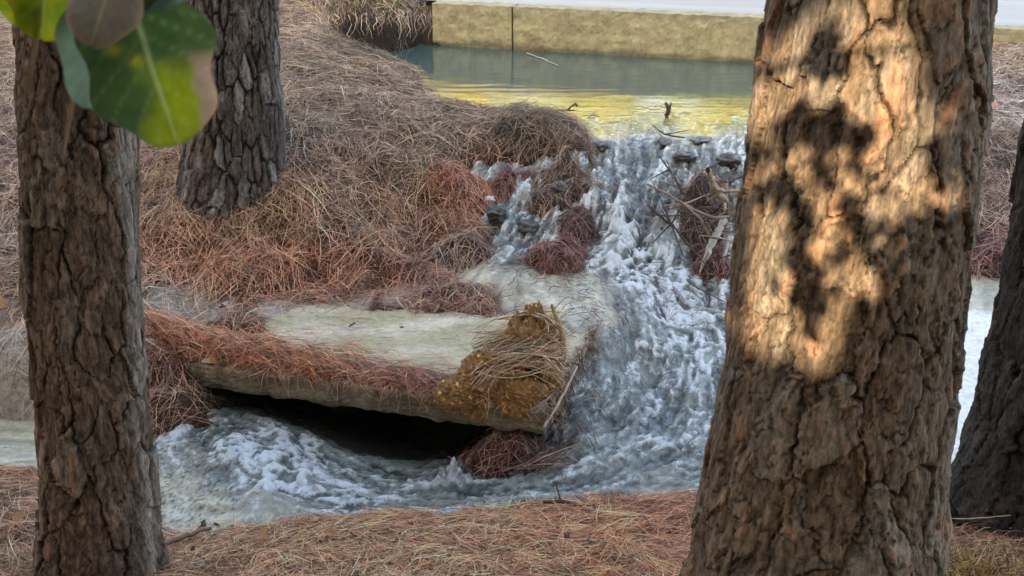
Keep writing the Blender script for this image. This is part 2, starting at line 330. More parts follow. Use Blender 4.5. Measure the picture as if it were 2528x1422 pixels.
# ------------------------------------------------------------------ pine needles
SX = {}
def needles(name, x, y, colr, L=(.10, .2), w=(.0016, .0030), lift=.03, zfun=Tz, ang=None, spread=1.0, parent=None, off=0, arch=.5, seed=1, tilt=.15, stiff=.6):
    r = np.random.default_rng(seed); n = len(x)
    if ang is None: ang = fbm(x*2.2, y*2.2, 3, 40+seed)*5.0+1.0
    a = ang+r.normal(0, spread, n); ln = r.uniform(L[0], L[1], n)*r.choice([1, .6], n, p=[.75, .25]); wd_ = r.uniform(w[0], w[1], n)
    k = r.normal(0, 1.0, n); m = 4
    ts = np.linspace(-.5, .5, m)
    base = r.power(.6, n)*0+r.random(n)**2.2*lift; tl = r.normal(0, tilt, n); ar = r.random(n)**2*arch*ln*.35
    pts = np.zeros((n, m, 3)); ca_, sa_ = np.cos(a), np.sin(a)
    zc0 = zfun(x, y); h_ = .035; gsl = (zfun(x+ca_*h_, y+sa_*h_)-zfun(x-ca_*h_, y-sa_*h_))/(2*h_); over = np.clip(np.abs(gsl)-stiff, 0, 1); gsl = np.clip(gsl, -stiff, stiff); tl = tl+gsl
    for i, t in enumerate(ts):
        th = a+k*t*.6; s = t*ln
        px_ = x+np.cos(a)*s-np.sin(a)*(k*t*t*ln*.5); py_ = y+np.sin(a)*s+np.cos(a)*(k*t*t*ln*.5)
        pts[:, i, 0] = px_; pts[:, i, 1] = py_
        pts[:, i, 2] = zc0+base+ar*(1-4*t*t)+tl*s+.003+off
    zt = zfun(pts[..., 0].ravel(), pts[..., 1].ravel()).reshape(n, m)
    pts[..., 2] = np.where(np.abs(pts[..., 2]-zt) < .03, np.maximum(pts[..., 2], zt+.0015), pts[..., 2])
    side = np.stack([-np.sin(a), np.cos(a), r.normal(0, .6, n)], -1); side /= np.linalg.norm(side, axis=1, keepdims=True)
    tap = np.array([.5, 1, 1, .35])
    Lf = pts+side[:, None]*wd_[:, None, None]*tap[None, :, None]*.5*1.0
    Rt = pts-side[:, None]*wd_[:, None, None]*tap[None, :, None]*.5*1.0
    V = np.stack([Lf, Rt], 2).reshape(-1, 3)
    b = (np.arange(n)*m*2)[:, None]+np.arange(m-1)[None]*2; b = b.ravel()
    F = np.stack([b, b+1, b+3, b+2], 1)
    cc = np.repeat(colr, m*2, axis=0)
    return V, F, cc
def vary(col, r, dark=.42, hue=.12):
    col = np.asarray(col); lum = col.mean(1, keepdims=True); col = (col*.88+lum*.12)*np.array([1.48, 1.27, 1.10]); n = len(col); v = np.exp(r.normal(0, dark, n))[:, None]; h = 1+r.normal(0, hue, (n, 3))*np.array([.4, .7, 1.0])
    c = col*v*np.clip(h, .5, 1.6)
    pale = r.random(n) < .17; c[pale] = c[pale]*.7+np.array([.50, .38, .27])*.5
    dk = r.random(n) < .27; c[dk] *= .2
    return np.clip(c, .01, .75)
def scatter_land(n, x0, x1, y0, y1, seed):
    r = np.random.default_rng(seed); x = r.uniform(x0, x1, n); y = y0+(y1-y0)*r.random(n)
    return x, y, r
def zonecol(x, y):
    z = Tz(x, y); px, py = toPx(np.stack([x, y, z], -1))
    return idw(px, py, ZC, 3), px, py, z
SANDG = sand
# slope behind the stream
x, y, r = scatter_land(800000, -5.0, 5.0, 3.2, 10.6, 11)
c_, px, py, z = zonecol(x, y)
wz = np.minimum(lerp2(x, y, WZ), .75); sd = lerp2(x, y, SANDG)
inn = inpoly(x, y, slab_poly)
dwx = (x-WLp[0])*wn[0]+(y-WLp[1])*wn[1]; alx = (x-WLp[0])*wd[0]+(y-WLp[1])*wd[1]
vis = (px > -150) & (px < 2700) & (py > -80) & (py < 1300)
hid = (px > 1930) & (px < 2280)
sai = (x-FL[0])*n_in[0]+(y-FL[1])*n_in[1]
keep = vis & ~hid & (z > wz+.004) & ~(inn & ((sai < .22) | (z < slabz(x, y)+.012) | (r.random(len(x)) < .6))) & ~((dwx > -.02) & (alx > -.15)) & (r.random(len(x)) < np.where(sd > .3, np.where(px < 120, .75, .5), 1)) & (y > 3.72-.12*x) & ~(inpoly(px, py, [(800, 62), (870, 40), (960, 26), (1075, 12), (1085, 120), (960, 122), (880, 105)]) & (r.random(len(x)) < .9))
keep &= r.random(len(x)) < np.clip(.55+.9*fbm(x*4, y*4, 3, 21), .12, 1)
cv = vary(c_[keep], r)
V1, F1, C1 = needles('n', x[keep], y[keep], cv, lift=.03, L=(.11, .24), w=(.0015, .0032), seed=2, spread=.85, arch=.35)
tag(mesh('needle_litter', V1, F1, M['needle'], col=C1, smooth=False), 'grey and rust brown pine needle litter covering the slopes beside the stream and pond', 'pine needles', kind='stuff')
print('needles slope', keep.sum())
# foreground bank
x, y, r = scatter_land(90000, -2.2, 2.2, 2.2, 3.9, 12)
c_, px, py, z = zonecol(x, y); wz = lerp2(x, y, WZ); sd = lerp2(x, y, SANDG)
keep = (z > wz+.006) & (py > 1040) & (px > -80) & (px < 2620) & ~((px > 1780) & (px < 2250)) & (r.random(len(x)) < np.where(sd > .3, .3, 1)) & (y < 3.9)
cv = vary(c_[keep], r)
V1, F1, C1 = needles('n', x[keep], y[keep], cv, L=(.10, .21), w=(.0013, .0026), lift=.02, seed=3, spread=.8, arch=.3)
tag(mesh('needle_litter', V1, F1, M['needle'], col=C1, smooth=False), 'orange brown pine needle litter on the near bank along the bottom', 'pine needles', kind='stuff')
print('needles fg', keep.sum())

# ------------------------------------------------------------------ water surfaces
wx = np.r_[np.arange(-2.6, -1.75, .03), np.arange(-1.75, 1.55, .0085), np.arange(1.55, 4.2, .02)]
wy = np.r_[np.arange(2.7, 6.3, .0085), 6.3+np.cumsum(np.linspace(.009, .035, 130))]
wy = wy[wy < 9.35]
X, Y = np.meshgrid(wx, wy)
zb = Wz(X, Y); tg = Tz(X, Y)
PX, PYY = toPx(np.stack([X, Y, zb], -1))
# flow field: polylines in the photograph, laid on the water
flows = [[(1700, 250), (1680, 345), (1620, 450), (1560, 560), (1560, 660), (1620, 760), (1640, 880), (1580, 1000), (1480, 1090), (1300, 1165), (1050, 1185), (850, 1140), (700, 1060), (600, 1010)],
         [(1850, 250), (1800, 350), (1760, 450), (1690, 620), (1720, 760), (1720, 950), (1680, 1100), (1500, 1190), (1200, 1235), (950, 1245), (750, 1220), (560, 1180)],
         [(1450, 250), (1450, 430), (1330, 500), (1250, 560), (1240, 640), (1350, 720), (1480, 830), (1520, 930), (1450, 1050), (1370, 1120)],
         [(600, 1010), (480, 1020), (430, 1100), (450, 1200), (560, 1230), (700, 1180), (740, 1100), (650, 1050)],
         [(2500, 740), (2430, 900), (2350, 1080), (2100, 1160), (1800, 1180), (1650, 1160)], [(430, 1050), (200, 1090), (0, 1060), (-200, 1060)]]
fp = []; fv = []
for pl in flows:
    pl = np.array(pl, float); q = P(pl[:, 0], pl[:, 1], .15)
    for _ in range(3):
        z = Wz(q[:, 0], q[:, 1]); q = P(pl[:, 0], pl[:, 1], z)
    for a, b in zip(q[:-1], q[1:]):
        for t in (0.17, .5, .83):
            fp.append((a*(1-t)+b*t)[:2]); v = (b-a)[:2]; fv.append(v/np.linalg.norm(v))
fp = np.array(fp); fv = np.array(fv)
cgx = np.arange(-2.7, 4.3, .05); cgy = np.arange(2.6, 9.5, .05); CX, CY = np.meshgrid(cgx, cgy)
d2 = (CX[..., None]-fp[:, 0])**2+(CY[..., None]-fp[:, 1])**2+.004; w = d2**-1.7; w /= w.sum(-1, keepdims=True)
FVX = (w*fv[:, 0]).sum(-1); FVY = (w*fv[:, 1]).sum(-1); nn = np.hypot(FVX, FVY)+1e-6; FVX /= nn; FVY /= nn
def samp(A, x, y, x0=-2.7, y0=2.6, st=.05):
    u = np.clip((x-x0)/st, 0, A.shape[1]-1.001); v = np.clip((y-y0)/st, 0, A.shape[0]-1.001); i = u.astype(int); j = v.astype(int); u = u-i; v = v-j
    return (A[j, i]*(1-u)+A[j, i+1]*u)*(1-v)+(A[j+1, i]*(1-u)+A[j+1, i+1]*u)*v
# line-integral streaks on a regular 9 mm grid
rst = .008; RX = np.arange(-2.6, 4.1, rst); RY = np.arange(2.7, 6.9, rst); rx, ry = np.meshgrid(RX, RY)
def lic(src_scale, steps, h, seed):
    def src(x, y): return noise(x*src_scale, y*src_scale, seed)+.6*noise(x*src_scale*2.1, y*src_scale*2.1, seed+1)
    acc = src(rx, ry); n = 1
    for sg in (1, -1):
        x = rx.copy(); y = ry.copy()
        for k in range(steps):
            x = x+sg*h*samp(FVX, x, y); y = y+sg*h*samp(FVY, x, y)
            wgt = 1-(k+1)/(steps+1); acc = acc+wgt*src(x, y); n += wgt
    acc = acc/n; return acc/acc.std()
licA = lic(46, 4, .010, 5); licB = lic(20, 6, .016, 9); licC = lic(7, 9, .022, 15)
def rs(A): return samp(A, X, Y, RX[0], RY[0], rst)
la = rs(licA); lb = rs(licB)
mask6 = ss(Y, 6.8, 6.5); lc = rs(licC)*mask6; la = la*mask6; lb = lb*mask6
# foam and roughness fields: px, py, foam, amplitude(cm), silt (very high values paint the bright reflection at right)
FF = [(1200, 200, 0, .05, .0), (1600, 200, 0, .05, .0), (1500, 280, 0, .08, 1), (1750, 280, .0, .1, 1), (1300, 260, 0, .05, 1), (1430, 300, .08, .3, .8), (1500, 325, .1, .4, .8), (1750, 325, .1, .3, .8),
      (1550, 350, .55, 1.0, .0), (1800, 350, .6, 1.0, 0), (1600, 400, .38, 1.8, 0), (1540, 370, .38, 1.5, 0), (1750, 400, .5, 2.2, 0), (1500, 430, .42, 2.4, 0), (1450, 450, .5, 2.4, 0), (1600, 470, .45, 2.4, 0), (1500, 530, .75, 3.4, 0), (1550, 600, .85, 3.4, 0), (1560, 650, .85, 2.8, 0),
      (1480, 620, .6, 2.5, 0), (1620, 540, .3, 2.4, 0), (1640, 600, .38, 2.4, 0), (1700, 620, .28, 2.2, 0), (1250, 540, .45, 2.6, 0), (1280, 600, .5, 2.6, 0), (1250, 640, .5, 1.5, .3), (1400, 710, .14, .5, 1), (1350, 750, .1, .4, 1), (1450, 740, .2, .6, .9), (1490, 790, .25, .6, .8), (1440, 790, .1, .4, 1), (1200, 690, .1, .3, 1), (1300, 690, .2, .5, 1),
      (1600, 700, .8, 1.5, 0), (1650, 760, .85, 1.8, 0), (1550, 750, .4, 1.8, 0), (1700, 830, .7, 2.2, 0), (1600, 850, .5, 2.4, 0), (1530, 830, .3, 2.2, 0), (1530, 930, .5, 1.8, 0), (1680, 950, .5, 2.2, 0), (1600, 1000, .55, 2.2, 0), (1450, 1020, .5, 1.6, 0), (1650, 1100, .5, 2, 0), (1450, 1120, .45, 1.8, 0), (1550, 1180, .4, 1.6, 0),
      (1600, 1215, .35, .8, .4), (1300, 1180, .45, 1.6, 0), (1150, 1200, .5, 1.6, 0), (1000, 1200, .55, 1.6, 0), (900, 1150, .3, 1.6, 0), (850, 1200, .8, 1.8, 0), (1100, 1245, .4, 1.2, .2), (750, 1100, .85, 2.2, 0), (700, 1180, .9, 2.0, 0), (600, 1100, .8, 2.2, 0), (620, 1040, .55, 2, 0), (500, 1080, .6, 1.8, .1),
      (560, 1200, .6, 1.6, .3), (450, 1120, .5, 1.6, .5), (430, 1220, .25, 1.3, 1), (520, 1250, .25, 1.2, 1), (800, 1060, .1, 1.0, 0), (950, 1100, .03, .4, 0), (870, 1080, .05, .4, 0), (1050, 1120, .05, .4, 0), (1080, 1140, .3, 1.6, 0), (420, 1280, .1, .4, 1), (650, 1255, .4, 1, .6), (200, 1100, .2, .4, 1), (0, 1060, .3, .4, 1),
      (2450, 740, .35, .7, .7), (2420, 800, .1, .3, 2.2), (2400, 900, .06, .3, 2.4), (2400, 1000, .05, .3, 2.4), (2380, 1100, .06, .3, 2.4), (2350, 1160, .06, .3, 2), (2000, 900, .4, 1, .5), (1750, 1180, .4, 1.5, .1), (1600, 660, .9, 2, 0)]
f = idw(PX, PYY, FF, 4); foam0 = f[..., 0]*.98; amp = f[..., 1]*np.where(PYY > 660, .0062, .0095); silt = f[..., 2]
# shoreline froth
n1 = fbm(X*16, Y*16, 4, 61); n2 = fbm(X*34, Y*34, 3, 71); qx = X+.05*fbm(X*9, Y*9, 3, 161)+.012*la; qy = Y+.05*fbm(X*9, Y*9, 3, 171)+.012*lb
rid = 1-np.abs(noise(qx*13, qy*13, 81))*2; rid2 = 1-np.abs(noise(qx*31+3, qy*31, 91))*2; n3w = fbm(qx*50, qy*50, 2, 95)
streak = .3*la+.35*lb+.3*lc+.5*n1+1.0*n2
hgt = amp*(.6*lc+1.1*noise(X*6.5+.3*lc, Y*6.5, 301)+.8*rid+.26*rid2+.3*lb+.12*la+.25*n2+.6*n1)
zz = zb+hgt
c = P(1110, 1170, .03); dd = np.hypot(X-c[0], (Y-c[1])*1.2); sn_ = np.clip(.5+1.4*noise(X*38, Y*38, 211), 0, 1.6); zz += (.05*np.exp(-(dd/.05)**2)+.03*np.exp(-(dd/.10)**2))*sn_; foam0 = np.maximum(foam0, 1.1*np.exp(-(dd/.07)**2))       # splash by the slab
c = P(1540, 560, .48); zz += .07*np.exp(-(((X-c[0])/.11)**2+((Y-c[1])/.16)**2))                                                # standing hump of the fall
c = P(1475, 470, .62); dd = np.hypot(X-c[0], Y-c[1]); zz += .10*np.exp(-(dd/.05)**2)
c = P(600, 1130, .06); dd = np.hypot(X-c[0], Y-c[1]); zz += .015*np.exp(-(dd/.3)**2)
calm = ss(foam0, .12, .02)
zz = np.where(Y > 6.8, .75+.0009*noise(X*5, Y*14, 31), zz+.0012*calm*noise(X*7, Y*18, 33)*(1-ss(PYY, 1000, 900)*0))
fm = ss(foam0*1.45-.62+.42*streak+.8*(rid-.35)*np.clip(amp*80, 0, 1), -.45, 1.45)
fm = np.where(foam0 < .02, 0, fm)*np.clip(foam0*8, 0, 1)
shore = ss(zz-tg, .03, .0)*(foam0 > .05); fm = np.clip(fm+.3*shore*(n2 > .1), 0, 1)
dark = np.array([.035, .042, .040]); deep = np.array([.18, .195, .175]); siltc = np.array([.58, .50, .34]); white = np.array([.80, .84, .86]); pondc = np.array([.05, .085, .075]); silt_refl = np.array([.22, .205, .08])
t1 = ss(streak+.8*(rid2-.3), -1.2, 1.4)[..., None]
colr = dark*(1-t1)+(deep*1.9)*t1
sl_ = np.clip(silt, 0, 1)[..., None]; refl_l = np.clip(silt-1.2, 0, 1)[..., None]; sc = siltc*(.8+.25*lb[..., None].clip(-1, 1)*.6+.2*n1[..., None])
colr = colr*(1-sl_)+sc*sl_
colr = colr*(1-refl_l)+np.array([.74, .70, .63])*refl_l  # pale cream painted in for the bright reflection on the calm right water
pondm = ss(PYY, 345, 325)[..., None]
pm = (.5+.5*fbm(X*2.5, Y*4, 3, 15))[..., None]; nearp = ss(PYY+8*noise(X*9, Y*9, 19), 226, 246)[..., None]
colr = colr*(1-pondm)+(pondc*(1-nearp)+(silt_refl*(.8+.5*pm))*nearp)*pondm  # near strip: shallow silt plus the yellow tree reflection painted in
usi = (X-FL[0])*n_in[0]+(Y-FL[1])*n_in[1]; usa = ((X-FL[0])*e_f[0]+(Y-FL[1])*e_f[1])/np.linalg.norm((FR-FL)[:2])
void_shade = (ss(usi, -.10, .03)*ss(usi, .75, .6)*ss(usa, .02, .14)*ss(usa, 1.0, .9))[..., None]; colr = colr*(1-void_shade)+np.array([.028, .03, .027])*void_shade; fm = fm*(1-void_shade[..., 0])   # paints the darkness of the void under the slab into the water
# fine bubbly froth of the boil: tan silt seen between dark specks
boil = np.exp(-(((PX-470)/120)**2+((PYY-1190)/90)**2)); sp = fbm(X*60, Y*60, 2, 101)
colr = np.where(((sp > .22) & (boil > .25))[..., None], colr*.3, colr)
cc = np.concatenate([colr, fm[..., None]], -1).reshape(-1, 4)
# drop cells well under the ground
F = gridF(len(wx), len(wy)); dry = (tg > zz+.05).ravel(); F = F[~(dry[F].all(1))]
pxr, pyr = toPx(np.stack([X, Y, zz], -1)); dw_ = ((X-WLp[0])*wn[0]+(Y-WLp[1])*wn[1]).ravel()
F = F[~((dw_[F] > .06).any(1))]
used = np.zeros(X.size, bool); used[F] = True; remap = np.cumsum(used)-1
Vw = np.stack([X, Y, zz], -1).reshape(-1, 3)
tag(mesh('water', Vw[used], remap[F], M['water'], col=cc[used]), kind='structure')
print('water faces', len(F))
# thin sheet of silty water sliding over the slab
fu = np.linspace(-.02, 1.004, 230); fw = np.linspace(.03, 1.16, 110); UU, WW = np.meshgrid(fu, fw); Q = [q[:2] for q in (FL, FR, BR, BL)]
X2, Y2 = [(Q[0][i]*(1-UU)+Q[1][i]*UU)*(1-WW)+(Q[3][i]*(1-UU)+Q[2][i]*UU)*WW for i in (0, 1)]
inset = ((X2-FL[0])*n_in[0]+(Y2-FL[1])*n_in[1])
alongf = ((X2-FL[0])*e_f[0]+(Y2-FL[1])*e_f[1])/np.linalg.norm((FR-FL)[:2])
zs = slabz(X2, Y2)+.014-.06*ss(WW+.10*fbm(X2*5, Y2*5, 3, 133), .98, 1.15)
edge_in = .22-.06*ss(alongf, .75, 1.0)+.05*noise(X2*4, Y2*4, 3)
zf = zs-ss(inset, edge_in, edge_in-.14)*.05
zf = zf+0
P2x, P2y = toPx(np.stack([X2, Y2, zf], -1))
ang2 = np.arctan2(samp(FVY, X2, Y2), samp(FVX, X2, Y2))
s2 = fbm(X2*5+.6*noise(X2*3, Y2*3, 8), Y2*26, 4, 120); s3 = fbm(X2*18, Y2*60, 3, 130); s4 = noise(X2*2.5, Y2*5, 140)
zf2 = zf+.0022*s2+.0012*s3
lime = np.array([.47, .40, .22]); cream = np.array([.68, .57, .40]); grey = np.array([.24, .225, .20])
k1 = ss(s4+.5*s2, -.2, .5)[..., None]; cf = lime*(1-k1)+cream*k1
k2 = ss(s2+.4*s3, .12, .5)[..., None]; cf = cf*(1-.45*k2)+grey*.45*k2
k3 = ss(-s2+.5*s3, .35, .6)[..., None]; cf = cf*(1-.5*k3)+np.array([.22, .14, .10])*.5*k3
rightw = ss(P2x, 1360, 1480)[..., None]; cf = cf*(1-.35*rightw*k2)+white*.35*rightw*k2
F = gridF(len(fu), len(fw)); okp0 = inpoly(X2, Y2, [tuple(p) for p in (FL[:2], FR[:2]+(FR-FL)[:2]*.004, BR[:2]+np.array([.006, 0]), P(1480, 730, .34)[:2], P(1240, 660, .34)[:2], P(1090, 660, .34)[:2], P(1000, 700, .31)[:2], P(560, 745, .27)[:2])])
okp = ~(Tz(X2, Y2) > zf2+.04); okp &= ~((inset < .06)); zf2 = zf2-.012*ss(UU, .985, 1.004)
ok = okp.ravel(); F = F[ok[F].all(1)]; used = np.zeros(X2.size, bool); used[F] = True; remap = np.cumsum(used)-1
Vf = np.stack([X2, Y2, zf2], -1).reshape(-1, 3); cf4 = np.concatenate([cf, np.full(cf.shape[:2]+(1,), .16)], -1).reshape(-1, 4)
tag(mesh('shallow_water', Vf[used], remap[F], M['water'], col=cf4[used]), kind='structure')

# ------------------------------------------------------------------ road and kerb wall
def prism(name, quad, z0, z1, mat, parent, colr, nseg=30, jit=.004, seed=0, hseg=6, off=(0, 0, 0)):
    """upright block on a four-corner footprint (a,b along the front, c,d back), with a rough surface"""
    a, b, c, d = [np.asarray(q, float)[:2] for q in quad]; V = []; F = []
    us = np.linspace(0, 1, nseg+1)
    def zof(z, p): return z(p) if callable(z) else z
    prof = []
    nd = 4
    for h in np.linspace(0, 1, hseg+1): prof.append((0, h))
    for q in np.linspace(0, 1, nd+1)[1:]: prof.append((q, 1))
    for h in np.linspace(1, 0, hseg+1)[1:]: prof.append((1, h))
    for q in np.linspace(1, 0, nd+1)[1:-1]: prof.append((q, 0))
    m = len(prof); qs = 9*float((z1(a) if callable(z1) else z1)-(z0(a) if callable(z0) else z0))
    for u in us:
        f = a*(1-u)+b*u; bk = d*(1-u)+c*u
        for (q, h) in prof:
            p = f*(1-q)+bk*q; zb_ = zof(z0, p); zt_ = zof(z1, p); V.append((p[0], p[1], zb_*(1-h)+zt_*h))
    V = np.array(V)
    for i in range(nseg):
        for k in range(m): F.append((i*m+k, (i+1)*m+k, (i+1)*m+(k+1) % m, i*m+(k+1) % m))
    F = np.array(F)
    L = np.linalg.norm(b-a); s = np.repeat(us, m)*L; q = np.tile(np.array([p[0]+p[1]*1.7 for p in prof]), nseg+1)
    dn = (fbm(s*9+seed, q*qs, 4, 200+seed)+.5*fbm(s*40, q*qs*4.4, 2, 205+seed))*jit
    nrm = np.array([-(b-a)[1], (b-a)[0]])/L; nrm = -nrm if nrm[1] > 0 else nrm
    front = np.tile(np.array([1. if p[0] < .5 else -1. for p in prof]), nseg+1)
    V[:, 0] += nrm[0]*dn*front; V[:, 1] += nrm[1]*dn*front
    topm = np.tile(np.array([1. if p[1] == 1 else 0. for p in prof]), nseg+1); V[:, 2] += topm*fbm(s*14, q*7, 4, 210+seed)*jit*1.3
    botm = np.tile(np.array([1. if p[1] == 0 else 0. for p in prof]), nseg+1); V[:, 2] += botm*fbm(s*8, q*3, 3, 220+seed)*jit*2.0
    # caps
    V = np.concatenate([V, V[:m].mean(0)[None], V[-m:].mean(0)[None]]); n0 = len(V)-2
    tri = [(n0, k, (k+1) % m, (k+1) % m) for k in range(m)]
    capF = []
    for k in range(0, m, 1):
        capF.append((n0, (k+1) % m, k)); capF.append((n0+1, (nseg)*m+k, (nseg)*m+(k+1) % m))
    tris = np.concatenate([F[:, [0, 1, 2]], F[:, [0, 2, 3]], np.array(capF)])
    cc_ = colr(V) if callable(colr) else np.tile(colr, (len(V), 1))
    if parent is not None: V = rel(V, parent)
    return mesh(name, V, tris, mat, parent, col=cc_, smooth=False)
wall = empty('concrete_kerb_wall', (float(WLp[0]), float(WLp[1]), .6))
tag(wall, 'low tan concrete retaining wall with a vertical joint along the far side of the pond', 'retaining wall')
ZTOP = 1.075
jx = P(1266, 122, .75); tj = np.dot((jx-WLp)[:2], wd)
def wcol(V):
    s = (V[:, 0]-WLp[0])*wd[0]+(V[:, 1]-WLp[1])*wd[1]; z = V[:, 2]
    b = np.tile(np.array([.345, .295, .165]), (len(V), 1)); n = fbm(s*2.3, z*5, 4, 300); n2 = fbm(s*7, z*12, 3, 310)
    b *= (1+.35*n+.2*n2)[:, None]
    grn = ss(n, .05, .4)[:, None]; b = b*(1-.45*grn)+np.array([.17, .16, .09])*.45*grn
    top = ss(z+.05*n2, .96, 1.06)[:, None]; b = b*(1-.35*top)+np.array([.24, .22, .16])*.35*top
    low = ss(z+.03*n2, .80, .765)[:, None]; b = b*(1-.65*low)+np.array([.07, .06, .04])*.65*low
    for px_, wd__, hh in ((1330, .07, .14), (1235, .06, .06)):   # wet stains with a shape of their own
        q = P(px_, 118, .75); s0 = np.dot((q-WLp)[:2], wd); st = np.exp(-((s-s0)/wd__)**2)*ss(z, .78+hh+.05*n2.mean(), .77); b = b*(1-.5*st[:, None])+np.array([.22, .12, .07])*.5*st[:, None]
    return np.clip(b, .02, .7)
def wquad(s0, s1, th=.18):
    a = WLp[:2]+wd*s0; b = WLp[:2]+wd*s1; return [a, b, b+wn*th, a+wn*th]
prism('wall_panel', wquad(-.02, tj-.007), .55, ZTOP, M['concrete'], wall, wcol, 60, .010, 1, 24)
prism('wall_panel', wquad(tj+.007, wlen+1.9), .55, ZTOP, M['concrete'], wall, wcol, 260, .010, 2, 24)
# road
def rcol(V):
    d = (V[:, 0]-WLp[0])*wn[0]+(V[:, 1]-WLp[1])*wn[1]; s = (V[:, 0]-WLp[0])*wd[0]+(V[:, 1]-WLp[1])*wd[1]
    c = np.tile(np.array([.25, .255, .26]), (len(V), 1)); c *= (1+.12*fbm(s*.8, d*14, 4, 400))[:, None]
    g = ss(np.abs(d-.42), .12, .05)[:, None]; c = c*(1-.4*g)+np.array([.36, .355, .33])*.4*g
    return c
s_ = np.r_[np.linspace(-30, -1, 30), np.linspace(-.9, 8, 200), np.linspace(8.3, 60, 40)]; d_ = np.r_[np.linspace(.183, 1.8, 60), np.linspace(1.9, 7.5, 12)]
SS, DD = np.meshgrid(s_, d_); RXx = WLp[0]+wd[0]*SS+wn[0]*DD; RYy = WLp[1]+wd[1]*SS+wn[1]*DD
Vr = np.stack([RXx, RYy, 1.068+0*SS+.004*ss(DD, .3, .6)+DD*.004], -1).reshape(-1, 3)
m_, t_, b_ = nodemat('pale concrete road'); a_ = attr(t_); n_ = nz(t_, 90, 6, .7); g_ = ramp(t_, n_.outputs[0], [(.3, (.82,)*3), (.7, (1.12,)*3)])
t_.links.new(mixc(t_, 1, a_.outputs[0], g_, 'MULTIPLY'), b_.inputs['Base Color']); b_.inputs['Roughness'].default_value = .55; bump(t_, b_, n_.outputs[0], .3, .003); M['road'] = m_
tag(mesh('road', Vr, gridF(len(s_), len(d_)), M['road'], col=rcol(Vr)), kind='structure')

# ------------------------------------------------------------------ concrete slab
sroot = empty('concrete_slab', (float(FL[0]+FR[0])/2, float(FL[1]+FR[1])/2, .1))
tag(sroot, 'broken tan concrete slab jutting over the undercut stream, needles along its edge', 'slab')
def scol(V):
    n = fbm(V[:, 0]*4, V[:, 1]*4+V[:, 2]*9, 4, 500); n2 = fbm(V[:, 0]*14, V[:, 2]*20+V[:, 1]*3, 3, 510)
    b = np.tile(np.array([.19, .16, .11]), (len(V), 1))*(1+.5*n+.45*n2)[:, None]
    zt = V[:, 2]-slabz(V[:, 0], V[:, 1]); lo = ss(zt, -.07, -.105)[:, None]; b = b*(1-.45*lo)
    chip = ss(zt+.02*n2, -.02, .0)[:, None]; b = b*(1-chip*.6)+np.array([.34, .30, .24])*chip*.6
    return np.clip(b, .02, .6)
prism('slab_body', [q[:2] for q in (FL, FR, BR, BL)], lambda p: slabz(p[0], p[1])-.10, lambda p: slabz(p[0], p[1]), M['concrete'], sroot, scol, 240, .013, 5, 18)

# needles lying on the slab's front edge
def slabtop(x, y): return slabz(x, y)+.002
def drift(x, y):
    ins_ = (x-FL[0])*n_in[0]+(y-FL[1])*n_in[1]; al_ = ((x-FL[0])*e_f[0]+(y-FL[1])*e_f[1])/np.linalg.norm((FR-FL)[:2])
    hgt_ = .042*np.exp(-((ins_-.10)/.11)**2)*(.25+1.1*ss(al_, .55, .1))*ss(al_, 1.02, .85)
    drop = np.where(ins_ < 0, ins_*.6, 0)
    base_ = np.where((al_ < -.02), np.maximum(Tz(x, y), slabz(x, y)-.03), slabz(x, y)+.004)
    return base_+hgt_*(1+.5*noise(x*9, y*9, 4))+drop*.6
# low mound under them so no slab shows through
dx = np.linspace(-.12, .97, 160); di = np.linspace(.012, .34, 26); DA, DI = np.meshgrid(dx, di)
LEN = np.linalg.norm((FR-FL)[:2]); MX = FL[0]+e_f[0]*DA*LEN+n_in[0]*DI; MY = FL[1]+e_f[1]*DA*LEN+n_in[1]*DI
wob = .7+.5*fbm(DA*9, DI*6, 3, 55); MZ = drift(MX, MY)-.006-ss(DI, .24*wob, .33)*.05-ss(DI, .03, .012)*.02-ss(DA, .86, .97)*.05
mcol = np.tile(np.array([.15, .075, .042]), (MX.size, 1))*(1+.5*fbm(MX.ravel()*14, MY.ravel()*30, 3, 56))[:, None]
r = np.random.default_rng(5); n = 7500
al_ = r.uniform(-.16, 1.0, n); ii = np.abs(r.normal(.05, .085, n))*np.where(al_ > .55, .7, 1.0); ii = np.where(r.random(n) < .07, r.uniform(-.015, .02, n), ii+.012)
x = FL[0]+e_f[0]*al_*LEN+n_in[0]*ii; y = FL[1]+e_f[1]*al_*LEN+n_in[1]*ii
okk = ~((al_ > .9) & (ii < .3)) & (r.random(n) < np.where(al_ < .45, .75, .38)*np.clip(.9+1.2*fbm(x*6, y*6, 3, 58), .15, 1.4)); x = x[okk]; y = y[okk]; al_ = al_[okk]; n = len(x)
bc = np.array([.42, .17, .085])*(1-ss(al_, .45, .75))[:, None]+np.array([.33, .14, .09])*ss(al_, .45, .75)[:, None]
bang = math.atan2(e_f[1], e_f[0])
V1, F1, C1 = needles('n', x, y, vary(bc, r), L=(.09, .2), w=(.0016, .0028), lift=.035, zfun=drift, ang=np.full(n, bang)+.25*fbm(x*5, y*5, 2, 9), spread=.5, seed=6, arch=1.0)
